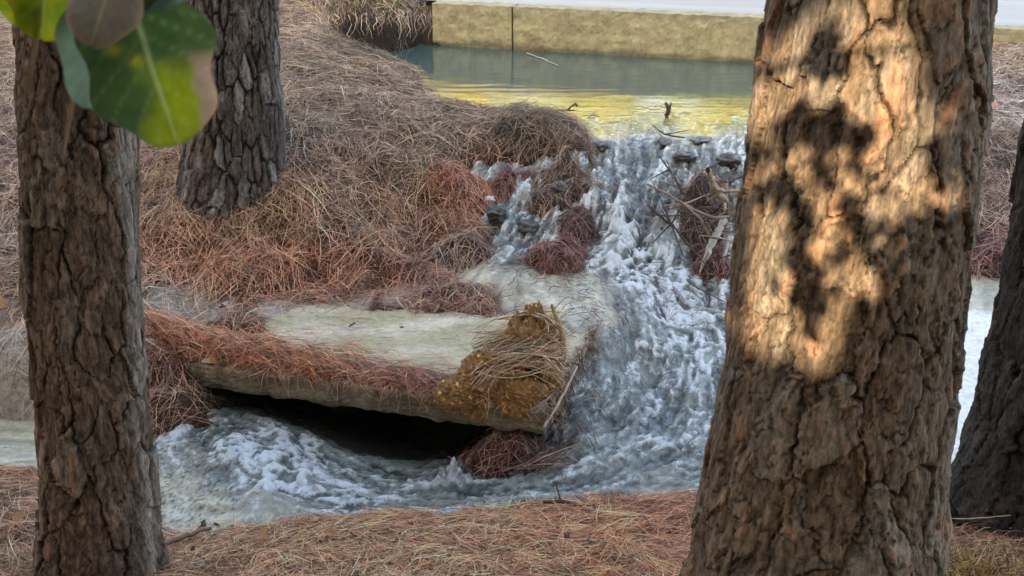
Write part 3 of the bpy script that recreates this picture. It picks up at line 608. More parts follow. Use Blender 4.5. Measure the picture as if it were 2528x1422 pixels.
# a few that fall over the edge
n2_ = 230; al2 = r.beta(2.2, 1.8, n2_); hang = []
for k in range(n2_):
    a0 = al2[k]; p0 = FL[:2]+e_f*a0*LEN+n_in*r.uniform(.0, .05); ln = r.uniform(.05, .15); th = r.normal(0, .8)
    e = p0+e_f*math.sin(th)*ln*.9-n_in*(.012+r.random()*.03); z0 = slabz(*p0)+.012; pts = np.array([[p0[0], p0[1], z0+.01], [(p0[0]*.6+e[0]*.4)-n_in[0]*.02, (p0[1]*.6+e[1]*.4)-n_in[1]*.02, z0+.004-ln*.1*abs(math.cos(th))], [e[0], e[1], z0-ln*.75*abs(math.cos(th))]])
    v_, f_ = tubeVF(pts, [.0012, .0013, .0007], 3); hang.append((v_, f_, np.tile(vary(np.array([[.42, .20, .11]]), r), (len(v_), 1))))
for k in range(170):                               # and over the broken right side
    a0 = r.random(); p0 = FR[:2]*(1-a0)+BR[:2]*a0; o_ = np.array([e_f[0], e_f[1]])*r.uniform(.004, .05); z0 = slabz(*p0)+.012; b0 = p0+o_+n_in*r.normal(0, .06); c0 = p0-o_*.8+n_in*r.normal(0, .05)
    pts = np.array([[c0[0], c0[1], z0+.006], [p0[0], p0[1], z0+.012], [b0[0], b0[1], z0-r.uniform(.02, .12)]]); v_, f_ = tubeVF(pts, [.001, .0016, .001], 3); hang.append((v_, f_, np.tile(vary(np.array([[.22, .14, .11]]), r), (len(v_), 1))))
Vh, Fh, Ch = join(hang)
Vm = np.stack([MX, MY, MZ], -1).reshape(-1, 3)
Va, Fa, Ca = join([(V1, F1, C1), (Vh, Fh, Ch), (Vm, gridF(len(dx), len(di)), mcol)])
tag(mesh('needle_drift', Va, Fa, M['needle'], col=Ca, smooth=False), 'bright orange drift of pine needles lying along the front edge of the concrete slab', 'pine needles', kind='stuff')

r = np.random.default_rng(45); n = 900; ua = r.uniform(.02, 1.0, n)**1.3; va = r.uniform(.12, 1.0, n)**.9
x = (FL[0]*(1-ua)+FR[0]*ua)*(1-va)+(BL[0]*(1-ua)+BR[0]*ua)*va; y = (FL[1]*(1-ua)+FR[1]*ua)*(1-va)+(BL[1]*(1-ua)+BR[1]*ua)*va
kp_ = r.random(n) < (.25+.75*ss(fbm(x*3, y*8, 3, 46), -.1, .4)); x = x[kp_]; y = y[kp_]
V1, F1, C1 = needles('n', x, y, vary(np.tile(np.array([.26, .15, .10]), (len(x), 1)), r), L=(.06, .16), w=(.0012, .0024), lift=.006, zfun=lambda a, b: np.maximum(slabz(a, b)+.017, Tz(a, b)), ang=np.full(len(x), bang)+.5*fbm(x*4, y*4, 2, 47), spread=.35, seed=48, arch=.05, tilt=.03)
tag(mesh('drifting_needles', V1, F1, M['needle'], col=C1, smooth=False), 'scattered needles sliding with the thin silty water over the slab', 'pine needles', kind='stuff')
# ------------------------------------------------------------------ needle mounds and debris
def mound(name, label, cat, c, rx_, ry_, h, colr, n, seed, lenr=(.07, .15), stray=.0, core=(.04, .026, .02), w=(.0018, .0032), free=True):
    r = np.random.default_rng(seed); c = np.asarray(c, float)
    def hz(x, y):
        u = (x-c[0])/rx_; v = (y-c[1])/ry_; q = np.clip(1-(u*u+v*v), 0, None)
        q = np.clip(q+.45*fbm(x*9+seed, y*9, 2, seed+3)*(q > -1)-.08, 0, 1.3)*(u*u+v*v < 1.3)
        b0 = np.maximum(Tz(x, y), np.minimum(Wz(x, y), .75)-.035) if free else c[2]-.03
        return b0+h*q**.8*(1+.35*noise(x*14+seed, y*14, seed)+.2*noise(x*30, y*30+seed, seed))
    m = 44; gxx, gyy = np.meshgrid(np.linspace(-1, 1, m), np.linspace(-1, 1, m))
    rr_ = np.maximum(np.abs(gxx), np.abs(gyy)); ln_ = np.hypot(gxx, gyy)+1e-6; ux = gxx/ln_*rr_; uy = gyy/ln_*rr_
    X_ = c[0]+ux*rx_*.98; Y_ = c[1]+uy*ry_*.98; Z_ = hz(X_, Y_)-.008; Z_[rr_ > .99] -= .08
    t = empty(name, (float(c[0]), float(c[1]), float(c[2])-.03)); tag(t, label, cat)
    cc_ = np.tile(np.array(core), (X_.size, 1))*(1+.5*fbm(X_.ravel()*20, Y_.ravel()*20, 3, seed))[:, None]
    mesh('packed_core', rel(np.stack([X_, Y_, Z_], -1).reshape(-1, 3), t), gridF(m, m), M['clay'], t, col=np.clip(cc_, .01, 1))
    a = r.uniform(0, 6.283, n); q = np.sqrt(r.random(n))*1.12; x = c[0]+np.cos(a)*q*rx_; y = c[1]+np.sin(a)*q*ry_
    col_ = vary(np.tile(np.array(colr), (n, 1)), r)
    V_, F_, C_ = needles('n', x, y, col_, L=lenr, w=w, lift=.02, zfun=hz, spread=1.1, seed=seed, arch=.8)
    o = mesh('needles', rel(V_, t), F_, M['needle'], t, col=C_, smooth=False); o['kind'] = 'stuff'
    return t
mound('needle_mound', 'dark red mound of wet pine needles splitting the waterfall', 'needle clump', P(1380, 655, .365), .18, .17, .13, (.19, .075, .06), 1300, 31)
mound('needle_mound', 'dark maroon needle hump directly above the red mound in the waterfall', 'needle clump', P(1422, 570, .45), .11, .15, .13, (.13, .06, .055), 800, 42)
mound('needle_mound', 'matted grey hummock of needles at the edge of the small left cascade', 'needle clump', P(1140, 635, .385), .17, .09, .08, (.27, .20, .16), 500, 32)
mound('needle_mound', 'flat loose wisp of dark needles trailing into the silty shallows', 'needle clump', P(1120, 735, .315), .22, .10, .045, (.25, .14, .10), 420, 33)
mound('needle_mound', 'dark shaggy needle tussock on the pond edge above the cascade', 'needle clump', P(1390, 395, .745), .24, .22, .11, (.19, .13, .09), 1300, 34)
mound('needle_mound', 'mossy black clod on the pond shore beside the thin fallen branch', 'needle clump', P(1262, 322, .78), .12, .14, .07, (.12, .10, .06), 300, 35)
mound('needle_mound', 'soggy dark red wad of needles wedged under the right end of the slab', 'needle clump', P(1235, 1140, .04), .17, .10, .15, (.20, .09, .07), 700, 36)
tg_ = mound('needle_mound', 'tangled mass of needles and dark roots right of the waterfall', 'needle clump', P(1725, 545, .50), .27, .2, .08, (.12, .08, .065), 1100, 37, lenr=(.05, .13))
mound('needle_mound', 'low dark heap of needles against the foot of the pale root', 'needle clump', P(1765, 675, .31), .12, .12, .12, (.18, .09, .08), 600, 38)
mound('needle_mound', 'brown red needle cushion on the left bank above the small cascade', 'needle clump', P(1150, 465, .60), .18, .18, .05, (.33, .14, .08), 1500, 39)
mound('needle_mound', 'purplish sodden needles spilling off the left bank into the fall', 'needle clump', P(1285, 435, .63), .13, .10, .06, (.22, .12, .12), 900, 40)
mound('needle_mound', 'small red needle clump on the right shore behind the large trunk', 'needle clump', P(2450, 655, .34), .17, .12, .10, (.22, .11, .09), 500, 41)
def Wtop(x, y): return np.maximum(np.minimum(_W(x, y), .75)+.012, Tz(x, y))
dbx = []; dby = []; dbc = []; r = np.random.default_rng(71)
for (a, b, sa, sb_, n_) in ((1300, 480, 60, 35, 260), (1260, 570, 40, 50, 170), (1430, 560, 40, 60, 300), (1690, 400, 70, 25, 350), (1740, 640, 50, 50, 400), (1500, 390, 50, 25, 200), (1640, 600, 40, 40, 100), (1540, 830, 40, 30, 60), (1560, 880, 50, 40, 120), (1400, 1110, 40, 25, 160), (1300, 1160, 70, 12, 200), (430, 1010, 50, 14, 250), (1470, 930, 18, 50, 70)):
    q = P(r.normal(a, sa, n_), r.normal(b, sb_, n_), float(_W(*P(a, b, .3)[:2]))); dbx.append(q[:, 0]); dby.append(q[:, 1])
dbx = np.concatenate(dbx); dby = np.concatenate(dby)
V1, F1, C1 = needles('n', dbx, dby, vary(np.tile(np.array([.12, .085, .08]), (len(dbx), 1)), r), L=(.03, .10), w=(.0018, .004), lift=.012, zfun=Wtop, seed=72, spread=1.2, tilt=.04, stiff=.5, arch=.1)
tag(mesh('floating_debris', V1, F1, M['needle'], col=C1, smooth=False), 'dark sodden needles and bark scraps washing down the cascade and rapids', 'debris', kind='stuff')
r = np.random.default_rng(91); L_ = []
for k in range(46):
    c = P(r.normal(1725, 55), r.normal(520, 38), .56+r.uniform(-.02, .07)); a = r.uniform(0, 6.28); ln = r.uniform(.06, .16); d = np.array([math.cos(a), math.sin(a)*.6, r.normal(0, .45)])*ln; pts = [c-d, c+r.normal(0, .012, 3), c+d]
    v_, f_ = tubeVF(pts, [.0025, r.uniform(.003, .006), .0015], 5); L_.append((v_, f_, np.tile(vary(np.array([[.11, .085, .07]]), r, .5), (len(v_), 1))))
v_, f_, c_ = join(L_); o = mesh('twigs', rel(v_, tg_), f_, M['wood'], tg_, col=c_); o['kind'] = 'stuff'
# rocks breaking the cascade
def icos(sub=3):
    import bmesh
    bm = bmesh.new(); bmesh.ops.create_icosphere(bm, subdivisions=sub, radius=1); V = np.array([v.co[:] for v in bm.verts]); F = np.array([[v.index for v in f.verts] for f in bm.faces]); bm.free(); return V, F
IV, IF = icos(4); IV5, IF5 = icos(6); IV2, IF2 = icos(2)
def n3(V, s, seed): return (noise(V[:, 0]*s+V[:, 2]*s*.7, V[:, 1]*s+seed, seed)+noise(V[:, 1]*s-V[:, 2]*s*.9, V[:, 2]*s+V[:, 0]*s*.3, seed+5)+noise(V[:, 2]*s, V[:, 0]*s+3, seed+9))*.6
def rock(c, sz, colr, seed, label, group=None):
    V = IV*(1+.42*n3(IV, 1.6, seed)-.2*np.abs(n3(IV, 4, seed+1))+.05*n3(IV, 10, seed+2))[:, None]*np.array(sz)
    cc_ = np.tile(np.array(colr), (len(V), 1))*(1+.5*n3(IV, 3, seed+3))[:, None]
    o = mesh('rock', V, IF, M['rock'], None, col=np.clip(cc_, .01, .8)); o.location = [float(q) for q in c]; o.rotation_euler = (0, 0, seed*1.3)
    tag(o, label, 'rock', group)
rocks = [((1800, 395), .71, (.07, .06, .035), 'dark wet clod in the fall against the large trunk'), ((1690, 385), .70, (.06, .05, .025), 'small dark stone just below the pond lip'),
         ((1640, 350), .735, (.06, .04, .018), 'flat dark stone breaking the pond lip under the thin twig'), ((1380, 462), .655, (.035, .035, .03), 'black lump of mud alone in the upper left froth'),
         ((1730, 345), .74, (.08, .05, .014), 'lowest flat stone at the pond lip near the upright straw'), ((1520, 795), .235, (.06, .05, .028), 'dark stone upstream of the slab corner'), ((1570, 870), .18, (.05, .04, .02), 'small brown stone in the rapids right of the slab'),
         ((1485, 360), .735, (.05, .05, .03), 'dark stone where the left bank meets the lip'), ((1300, 560), .46, (.06, .05, .03), 'dark stone under the left cascade'), ((1225, 530), .52, (.05, .05, .045), 'black stone at the head of the left cascade'), ((1690, 700), .30, (.03, .03, .018), 'little dark pebble at the tail of the fall'), ((1800, 440), .64, (.07, .05, .035), 'dark shiny stone above the root tangle')]
for k, ((a, b), z_, sz, lb_) in enumerate(rocks):
    c = P(a, b, z_); rock(c, sz, (.07, .06, .05), 50+k, lb_)
rock(P(1210, 492, .63), (.022, .02, .018), (.5, .42, .38), 80, 'pale pinkish pebble lying on the left bank above the cascade')

# ------------------------------------------------------------------ sticks and roots
def stick(name, label, cat, branches, colr, n=6, seed=0):
    """branches: lists of (px,py,y-or-z point) already in world coordinates with radii"""
    root = empty(name, tuple(float(v) for v in branches[0][0][0])); tag(root, label, cat)
    r = np.random.default_rng(seed)
    for k, (pts, rads) in enumerate(branches):
        pts = np.array(pts); m = len(pts); t = np.linspace(0, m-1, (m-1)*5+1); q = np.stack([np.interp(t, range(m), pts[:, i]) for i in range(3)], 1)
        ker = np.array([.25, .5, .25]);
        for _ in range(2): q[1:-1] = .25*q[:-2]+.5*q[1:-1]+.25*q[2:]
        q[1:-1] += r.normal(0, np.max(rads)*.25, (len(q)-2, 3)); rr_ = np.interp(t, np.linspace(0, m-1, len(rads)), rads)*(1+r.normal(0, .1, len(q)))
        v_, f_ = tubeVF(q, rr_, n); mesh('stem' if k == 0 else 'side_branch', rel(v_, root), f_, M['wood'], root, col=np.clip(np.tile(np.array(colr), (len(v_), 1))*(1+.3*fbm(v_[:, 0]*40, v_[:, 2]*40, 2, seed))[:, None], .01, .8))
    return root
def pp(l, z=None): return [P(a, b, c) for a, b, c in l]
stick('fallen_branch', 'thin black branch lying in the shallow pond edge', 'branch', [
    (pp([(1245, 300, .79), (1300, 275, .80), (1370, 272, .79), (1418, 272, .79)]), [.006, .006, .004]), (pp([(1330, 273, .795), (1352, 295, .76)]), [.004, .003]), (pp([(1400, 272, .79), (1420, 255, .82), (1425, 262, .80)]), [.005, .007]), (pp([(1280, 285, .80), (1320, 300, .76)]), [.004, .002])], (.06, .05, .04), seed=1)
stick('snag', 'short black crooked snag standing in the yellow pond reflection', 'stick', [(pp([(1645, 292, .75), (1652, 275, .79), (1644, 255, .83)]), [.013, .014, .009]), (pp([(1652, 275, .79), (1656, 253, .84)]), [.008, .004])], (.07, .05, .035), seed=2)
stick('twig', 'small twig fork poking out of the pond left of the crooked snag', 'twig', [(pp([(1450, 292, .75), (1470, 275, .78)]), [.003, .002]), (pp([(1460, 284, .765), (1482, 288, .77)]), [.003, .002])], (.10, .07, .05), seed=3)
stick('twig', 'thin dark twig slanting over the pond lip', 'twig', [(pp([(1610, 308, .78), (1640, 332, .77), (1690, 340, .77)]), [.003, .005, .004]), (pp([(1640, 332, .77), (1700, 322, .79)]), [.004, .002])], (.07, .05, .05), seed=4)
stick('twig', 'fine upright straw at the lip beside the large trunk', 'twig', [(pp([(1820, 385, .72), (1818, 335, .80), (1822, 290, .88)]), [.0025, .002, .0015])], (.2, .15, .1), seed=5)
stick('root_branch', 'pale forked root rising out of the tangle right of the waterfall', 'root', [
    (pp([(1800, 505, .60), (1775, 480, .66), (1760, 450, .72), (1747, 420, .80)]), [.012, .017, .018, .015]), (pp([(1770, 470, .68), (1800, 472, .69), (1835, 468, .70)]), [.010, .008, .006]), (pp([(1785, 495, .62), (1795, 520, .60)]), [.01, .007])], (.34, .26, .18), seed=6)
stick('root_branch', 'long thin brown root arching across the needle tangle', 'root', [(pp([(1600, 455, .66), (1650, 480, .68), (1700, 510, .66), (1760, 540, .63), (1800, 535, .6)]), [.005, .007, .007, .008, .006]), (pp([(1690, 505, .665), (1730, 540, .64), (1750, 575, .56)]), [.006, .005, .004])], (.20, .14, .11), seed=7)
stick('root_branch', 'dark bare twig leaning up left over the tangle', 'root', [(pp([(1690, 480, .68), (1660, 430, .76), (1628, 385, .82)]), [.007, .005, .003]), (pp([(1665, 440, .75), (1645, 395, .80)]), [.004, .002]), (pp([(1650, 420, .77), (1610, 440, .70)]), [.004, .002])], (.06, .05, .045), seed=8)
stick('root_branch', 'dark pointed stick at the left side of the tangle', 'root', [(pp([(1600, 505, .60), (1630, 535, .56), (1660, 560, .50)]), [.004, .007, .006])], (.06, .045, .04), seed=9)
stick('root_branch', 'pale splintered root hanging down beside the large trunk into the rapids', 'root', [(pp([(1790, 540, .60), (1765, 585, .52), (1745, 630, .44), (1728, 670, .34)]), [.016, .020, .014, .006]), (pp([(1800, 560, .56), (1790, 610, .45), (1785, 650, .38)]), [.014, .014, .006])], (.46, .42, .38), seed=10)
stick('root_branch', 'thin dark root trailing on the foam right of the slab', 'root', [(pp([(1690, 690, .33), (1730, 715, .31), (1790, 745, .29)]), [.004, .003, .002])], (.1, .08, .07), seed=11)
e0 = P(1342, 1052, .27); 
stick('stick', 'straight pale stick leaning on the right edge of the slab', 'stick', [(pp([(1343, 1055, .26), (1385, 985, .31), (1425, 905, .35)]), [.005, .006, .004])], (.50, .40, .32), seed=12)
stick('stick', 'brown stick lying on the near bank in front of the left trunk', 'stick', [(pp([(400, 1345, .13), (460, 1322, .12), (520, 1303, .10)]), [.007, .009, .006])], (.2, .12, .08), seed=13)
stick('twig', 'short dark twig standing up at the waterline of the near bank', 'twig', [(pp([(1388, 1240, .09), (1378, 1215, .13), (1372, 1190, .17)]), [.004, .003, .002]), (pp([(1340, 1240, .09), (1390, 1238, .10), (1450, 1248, .08)]), [.006, .007, .004])], (.09, .06, .05), seed=14)
stick('straw', 'single pale straw lying level between the two right trunks', 'straw', [(pp([(2325, 1280, .30), (2400, 1281, .30), (2495, 1272, .30)]), [.0016, .002, .0012])], (.5, .38, .26), seed=15)
stick('straw', 'pale straw floating on the pond under the wall', 'straw', [(pp([(1300, 131, .76), (1340, 145, .757), (1378, 162, .757)]), [.005, .005, .003])], (.38, .34, .25), seed=16)
# thin water-combed rootlets at the slab's lower right corner
r = np.random.default_rng(17); L_ = []
for k in range(150):
    a = P(1180+r.uniform(0, 180), 1150+r.normal(0, 12), .06); b = P(1330+r.uniform(0, 110), 1090+r.normal(0, 22), .10); mid = (a+b)/2+np.array([0, -.02, r.uniform(-.01, .02)])
    v_, f_ = tubeVF([a, mid, b], [.0012, .0016, .001], 3); L_.append((v_, f_, np.tile(vary(np.array([[.14, .09, .075]]), r), (len(v_), 1))))
v_, f_, c_ = join(L_); tag(mesh('rootlets', v_, f_, M['needle'], col=c_, smooth=False), 'dark water-combed rootlets trailing from under the slab corner', 'rootlets', kind='stuff')

# ------------------------------------------------------------------ clay root clod on the slab
cc0 = P(1250, 960, .31); clod = empty('clay_root_ball', tuple(float(v) for v in cc0)); tag(clod, 'orange ochre clay root ball with arching rootlets sitting on the slab corner', 'clay clod')
lumps = [((1310, 900, .33), (.13, .12, .25), 'main'), ((1210, 955, .32), (.15, .10, .15), ''), ((1130, 975, .31), (.09, .07, .07), ''), ((1285, 985, .31), (.11, .07, .09), ''), ((1350, 960, .31), (.06, .07, .10), '')]
parts = []
for k, (pz, sz, _) in enumerate(lumps):
    c = P(*pz); V = IV5*(1+.16*n3(IV5, 1.8, 700+k)-.16*np.abs(n3(IV5, 5, 710+k))+.10*n3(IV5, 11, 720+k)-.09*np.abs(n3(IV5, 22, 730+k))+.03*n3(IV5, 45, 735+k))[:, None]*np.array(sz)+c
    s = np.exp(.5*n3(IV5, 7, 740+k)+.5*n3(IV5, 20, 742+k)); base_ = np.array([.31, .165, .06]); tone = ss(n3(IV5, 2, 750+k), -.2, .5)[:, None]
    cl = (base_*(1-tone)+np.array([.28, .155, .08])*tone)*s[:, None]; parts.append((V, IF5, np.clip(cl, .02, .7)))
V_, F_, C_ = join(parts); mesh('clay', rel(V_, clod), F_, M['clay'], clod, col=C_)
crumbs = []; r = np.random.default_rng(8)
allv = V_
for k in range(300):
    v = allv[r.integers(len(allv))]; s = r.uniform(.003, .010); W2 = IV2*(1+.3*n3(IV2, 2, 800+k))[:, None]*s*r.uniform(.7, 1.3, 3)+v
    crumbs.append((W2, IF2, np.tile(np.array([.42, .235, .085])*math.exp(r.normal(0, .5)), (len(W2), 1))))
v_, f_, c_ = join(crumbs); o = mesh('crumbs', rel(v_, clod), f_, M['clay'], clod, col=c_, smooth=False); o['kind'] = 'stuff'
strands = []
top = P(1310, 860, .50)
for k in range(420):
    a0 = np.array([cc0[0], cc0[1], 0]); pq = r.random(); u = P(1160+r.uniform(0, 60), 900+r.normal(0, 30), .37+r.uniform(0, .05)); w_ = P(1385+r.normal(0, 12), 860+r.normal(0, 45), .42+r.uniform(-.05, .06)); mid = P(1285+r.normal(0, 30), 850+r.normal(0, 45), .49+r.uniform(-.07, .03))
    if k < 22: u = P(1270+r.normal(0, 25), 800, .50); mid = P(1310+r.normal(0, 25), 765+r.normal(0, 8), .57); w_ = P(1375+r.normal(0, 12), 800+r.normal(0, 25), .52)
    q = np.array([u*(1-t)**2+2*t*(1-t)*(mid*1.0)+w_*t*t for t in np.linspace(0, 1, 7)]); q[:, 2] += .018
    v_, f_ = tubeVF(q, [.0011]*7 if k > 22 else [.0022, .0024, .0022, .0022, .002, .002, .0015], 4); strands.append((v_, f_, np.tile(vary(np.array([[.34, .24, .15]]), r, .35), (len(v_), 1))))
# main knob stub
q = pp([(1392, 880, .42), (1388, 820, .50), (1368, 770, .56), (1362, 752, .59)]); v_, f_ = tubeVF(q, [.014, .011, .008, .005], 6); strands.append((v_, f_, np.tile(np.array([.34, .22, .10]), (len(v_), 1))))
v_, f_, c_ = join(strands); o = mesh('rootlets', rel(v_, clod), f_, M['wood'], clod, col=c_); o['kind'] = 'stuff'

# ------------------------------------------------------------------ pine trunks
def voro(u, v, su, sv, seed, wrapn=None):
    """returns cell id, world distance to the cell edge, random per cell"""
    a = u/su; b = v/sv; i0 = np.floor(a).astype(np.int64); j0 = np.floor(b).astype(np.int64)
    F1 = np.full(a.shape, 1e9); F2 = np.full(a.shape, 1e9); s1 = np.zeros(a.shape+(2,)); s2 = np.zeros(a.shape+(2,)); idd = np.zeros(a.shape, np.int64)
    for di_ in (-1, 0, 1):
        for dj in (-1, 0, 1):
            i = i0+di_; j = j0+dj; iw = i % wrapn if wrapn else i
            sx = i+.08+.84*hsh(iw, j, 1, seed)+.5*(j % 2); sy = j+.08+.84*hsh(iw, j, 2, seed)
            sx = sx-.25
            d = (a-sx)**2+(b-sy)**2; idc = iw*1000+j
            m = d < F1
            F2 = np.where(m, F1, np.minimum(F2, d)); s2 = np.where(m[..., None], s1, np.where(((d < F2+1e-12) & ~m & (d <= F2))[..., None], np.stack([sx, sy], -1), s2))
            F1 = np.where(m, d, F1); s1 = np.where(m[..., None], np.stack([sx, sy], -1), s1); idd = np.where(m, idc, idd)
    dv = s2-s1; ls = np.linalg.norm(dv, axis=-1)+1e-6; e = (F2-F1)/(2*ls); n_ = dv/ls[..., None]
    g = np.sqrt((n_[..., 0]/su)**2+(n_[..., 1]/sv)**2); return idd, e/g
def trunk(label, prof, ydist, su, sv, depth, crackw, cols, seed, nth, zlo, zhi, dz, top=9.0, flare=0, ridge=0, flake=.5, zbase=None, group=None, pale=None, shrink=.965):
    """prof: (left px, right px, py) outline of the trunk in the photograph, standing at distance ydist"""
    L = []
    for (lx, rx2, py) in prof:
        c = PY((lx+rx2)/2, py, ydist); dep = c[1]*math.cos(PITCH)-(c[2]-2.3)*math.sin(PITCH); L.append((c[2], c[0], (rx2-lx)/2*dep/FPX*shrink))
    L = sorted(L); zs_ = np.array([l[0] for l in L]); xs = np.array([l[1] for l in L]); rs_ = np.array([l[2] for l in L])
    lean = (xs[-1]-xs[0])/(zs_[-1]-zs_[0])
    zc = np.arange(zlo, zhi, dz); zz_ = np.r_[zc, np.arange(zhi+.1, top, .25)]
    def cx_(z): return np.where(z > zs_[-1], xs[-1]+lean*(z-zs_[-1]), np.where(z < zs_[0], xs[0]+lean*(z-zs_[0]), np.interp(z, zs_, xs)))
    def rr_(z): return np.where(z > zs_[-1], rs_[-1]*(1-.06*(z-zs_[-1])), np.where(z < zs_[0], rs_[0]+(zs_[0]-z)*.12, np.interp(z, zs_, rs_)))
    r0 = float(np.mean(rs_)); wrapn = max(6, int(round(2*math.pi*r0/su))); su_ = 2*math.pi*r0/wrapn
    th = np.linspace(0, 2*math.pi, nth, endpoint=False); TH, ZZ = np.meshgrid(th, zz_)
    U = TH*r0; Vv = ZZ
    ca, sa = np.cos(TH)*r0, np.sin(TH)*r0
    w1 = noise(ca*9+ZZ*2, sa*9+ZZ*5, seed)*.35*su_+noise(ca*26+ZZ*9, sa*26+ZZ*17, seed+1)*.15*su_+noise(ca*70, sa*70+ZZ*60, seed+7)*.06*su_
    w2 = noise(ca*9+5, sa*9+ZZ*8, seed+2)*.25*sv+noise(ca*30, sa*30+ZZ*30, seed+3)*.06*sv
    idd, e = voro(U+w1, Vv+w2, su_, sv, seed, wrapn)
    id2, e2 = voro(U+w1*1.6, Vv+w2*1.5, su_/2.0 if False else 2*math.pi*r0/(wrapn*2), sv/2.2, seed+50, wrapn*2)
    rnd = hsh(idd, idd*0+3, 5, seed); rnd2 = hsh(id2, id2*0+7, 6, seed)
    open_ = np.clip(.55+.9*noise(ca*7+ZZ*3, sa*7-ZZ*4, seed+4), .12, 1.2)
    cr = ss(e, 0, crackw*open_); cr2 = ss(e2, 0, crackw*.35)
    rim = np.exp(-((e-crackw*.9)/(crackw*.6))**2)
    h = -depth*(1-cr)*np.clip(open_*1.1, .3, 1)+(rnd-.5)*depth*.7+flake*(rnd2-.5)*depth*.5*cr-flake*depth*.42*(1-cr2)*cr
    tx = (hsh(idd, idd*0+11, 5, seed)-.5); h += cr*tx*depth*.9*noise(ca*6+idd % 7, ZZ*8+idd % 5, seed+9)
    st_ = noise(ca*55+w1*20, sa*55+ZZ*9, seed+10); st2 = noise(ca*120, sa*120+ZZ*30, seed+11); lay = noise(ca*30+rnd*9+.5*w1*30, sa*30+ZZ*11, seed+12)+.35*noise(ca*60, sa*60+ZZ*38, seed+13)
    ter = np.floor((lay+rnd)*3)/3
    h += cr*(st_*.0022+st2*.0014+(ter*1.0-.3)*depth*.26)
    h += ridge*depth*.5*noise(TH*wrapn/6.283*1.0, ZZ*1.2, seed+14)
    rad = rr_(ZZ)+h-depth*.12
    if flare:
        fl = np.clip((flare[0]-ZZ)/flare[1], 0, 1)**2; rad += fl*(flare[2]+flare[3]*np.cos(TH*5+seed+.8*np.sin(TH*2)))
    lowf = noise(np.cos(TH)*1.2+seed, np.sin(TH)*1.2+ZZ*.9, seed+15)*.02*r0/.25; rad = rad+lowf
    XX = cx_(ZZ)+np.cos(TH)*rad; YY = ydist+np.sin(TH)*rad; Vt = np.stack([XX, YY, ZZ], -1).reshape(-1, 3)
    nzr = len(zz_); i, j = np.meshgrid(np.arange(nth), np.arange(nzr-1)); a = (j*nth+i).ravel(); b = (j*nth+(i+1) % nth).ravel(); F = np.stack([a, b, b+nth, a+nth], 1)
    # colour: greyish weathered face, orange where flakes came off, dark in the fissures' own bark
    base_, orange, grey_, fiss = [np.array(c) for c in cols]
    k_o = ss(rnd2+.5*lay+.25*st_, .82, 1.15)[..., None]; k_g = ss(rnd+.4*noise(ca*14, sa*14+ZZ*6, seed+20), .55, .95)[..., None]
    cl = base_*(1-k_g)+grey_*k_g; cl = cl*(1-.75*k_o)+orange*.75*k_o
    cl = cl*(1+.3*st_+.25*st2+.3*(rnd2-.5)+.45*((ter*7.3) % 1-.5))[..., None]
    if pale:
        cdir = math.atan2(-ydist, -float(cx_(np.array(1.5)))); dth = (TH-cdir-pale+math.pi) % (2*math.pi)-math.pi; rim_lit = (np.exp(-(dth/.22)**2)*(rnd > .25)*.9)[..., None]; cl = cl*(1-rim_lit)+np.array([.30, .26, .215])*rim_lit*(1+.5*st_+.4*st2)[..., None]  # bright light rim painted into the bark plates on one side
    kf = (1-cr)[..., None]; cl = cl*(1-kf)+fiss*kf; kf2 = ((1-cr2)*cr*.55)[..., None]; cl = cl*(1-kf2)+fiss*2*kf2
    cl = np.clip(cl, .01, .7).reshape(-1, 3)
    zb_ = zbase if zbase is not None else float(zlo)
    root = empty('pine_tree', (float(cx_(np.array(zb_))), ydist, zb_)); tag(root, label, 'tree', group)
    e_f_ = e.ravel()[F].mean(1); idf = idd.ravel()[F[:, 0]]; same = (idd.ravel()[F] == idf[:, None]).all(1)
    thc = TH.ravel()[F[:, 0]]; zf_ = ZZ.ravel()[F[:, 0]]
    camdir = math.atan2(-ydist, -float(cx_(np.array(1.5)))); facing = np.cos(thc-camdir) > .12
    isplate = same & (e_f_ > crackw*.22) & facing & (zf_ < zhi-.02) & (zf_ > zlo)
    def sub(mask, name):
        f = F[mask]; u_, inv = np.unique(f, return_inverse=True); return mesh(name, rel(Vt[u_], root), inv.reshape(f.shape), M['bark'], root, col=cl[u_])
    ids = idf[isplate]; uq, cnt = np.unique(ids, return_counts=True); good = set(uq[cnt > 25][:290].tolist())
    isplate &= np.isin(idf, np.array(list(good)))
    sub(~isplate, 'trunk')
    order = idf.copy(); order[~isplate] = -1
    for g_ in sorted(good): sub(order == g_, 'bark_plate')
    # smooth trunk normals at plate borders come from the same surface
    print('trunk', label[:30], 'plates', len(good), 'faces', len(F))
    return root, cx_, rr_
BR_ = ((.17, .125, .085), (.30, .16, .085), (.22, .185, .145), (.035, .025, .02))
T_right = trunk('thickest pine trunk, on the right, its plated ochre bark in a patch of sun',
    [(1885, 2455, 0), (1865, 2440, 200), (1835, 2410, 400), (1800, 2375, 650), (1775, 2345, 900), (1735, 2325, 1150), (1690, 2322, 1422)], 2.35, .098, .26, .020, .0085,
    ((.20, .138, .092), (.27, .145, .085), (.23, .18, .135), (.018, .013, .010)), 11, 400, .28, 2.35, .0052, top=10, flare=(.8, .6, .05, .02), zbase=.38, flake=.75)
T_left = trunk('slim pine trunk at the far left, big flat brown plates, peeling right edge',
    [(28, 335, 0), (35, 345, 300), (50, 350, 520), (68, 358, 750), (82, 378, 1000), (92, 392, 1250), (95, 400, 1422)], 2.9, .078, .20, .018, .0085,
    ((.175, .118, .083), (.25, .14, .09), (.22, .175, .135), (.014, .010, .008)), 23, 260, .15, 2.35, .0058, top=9, flare=(.6, .5, .03, .01), zbase=.2, pale=.98, shrink=.92)
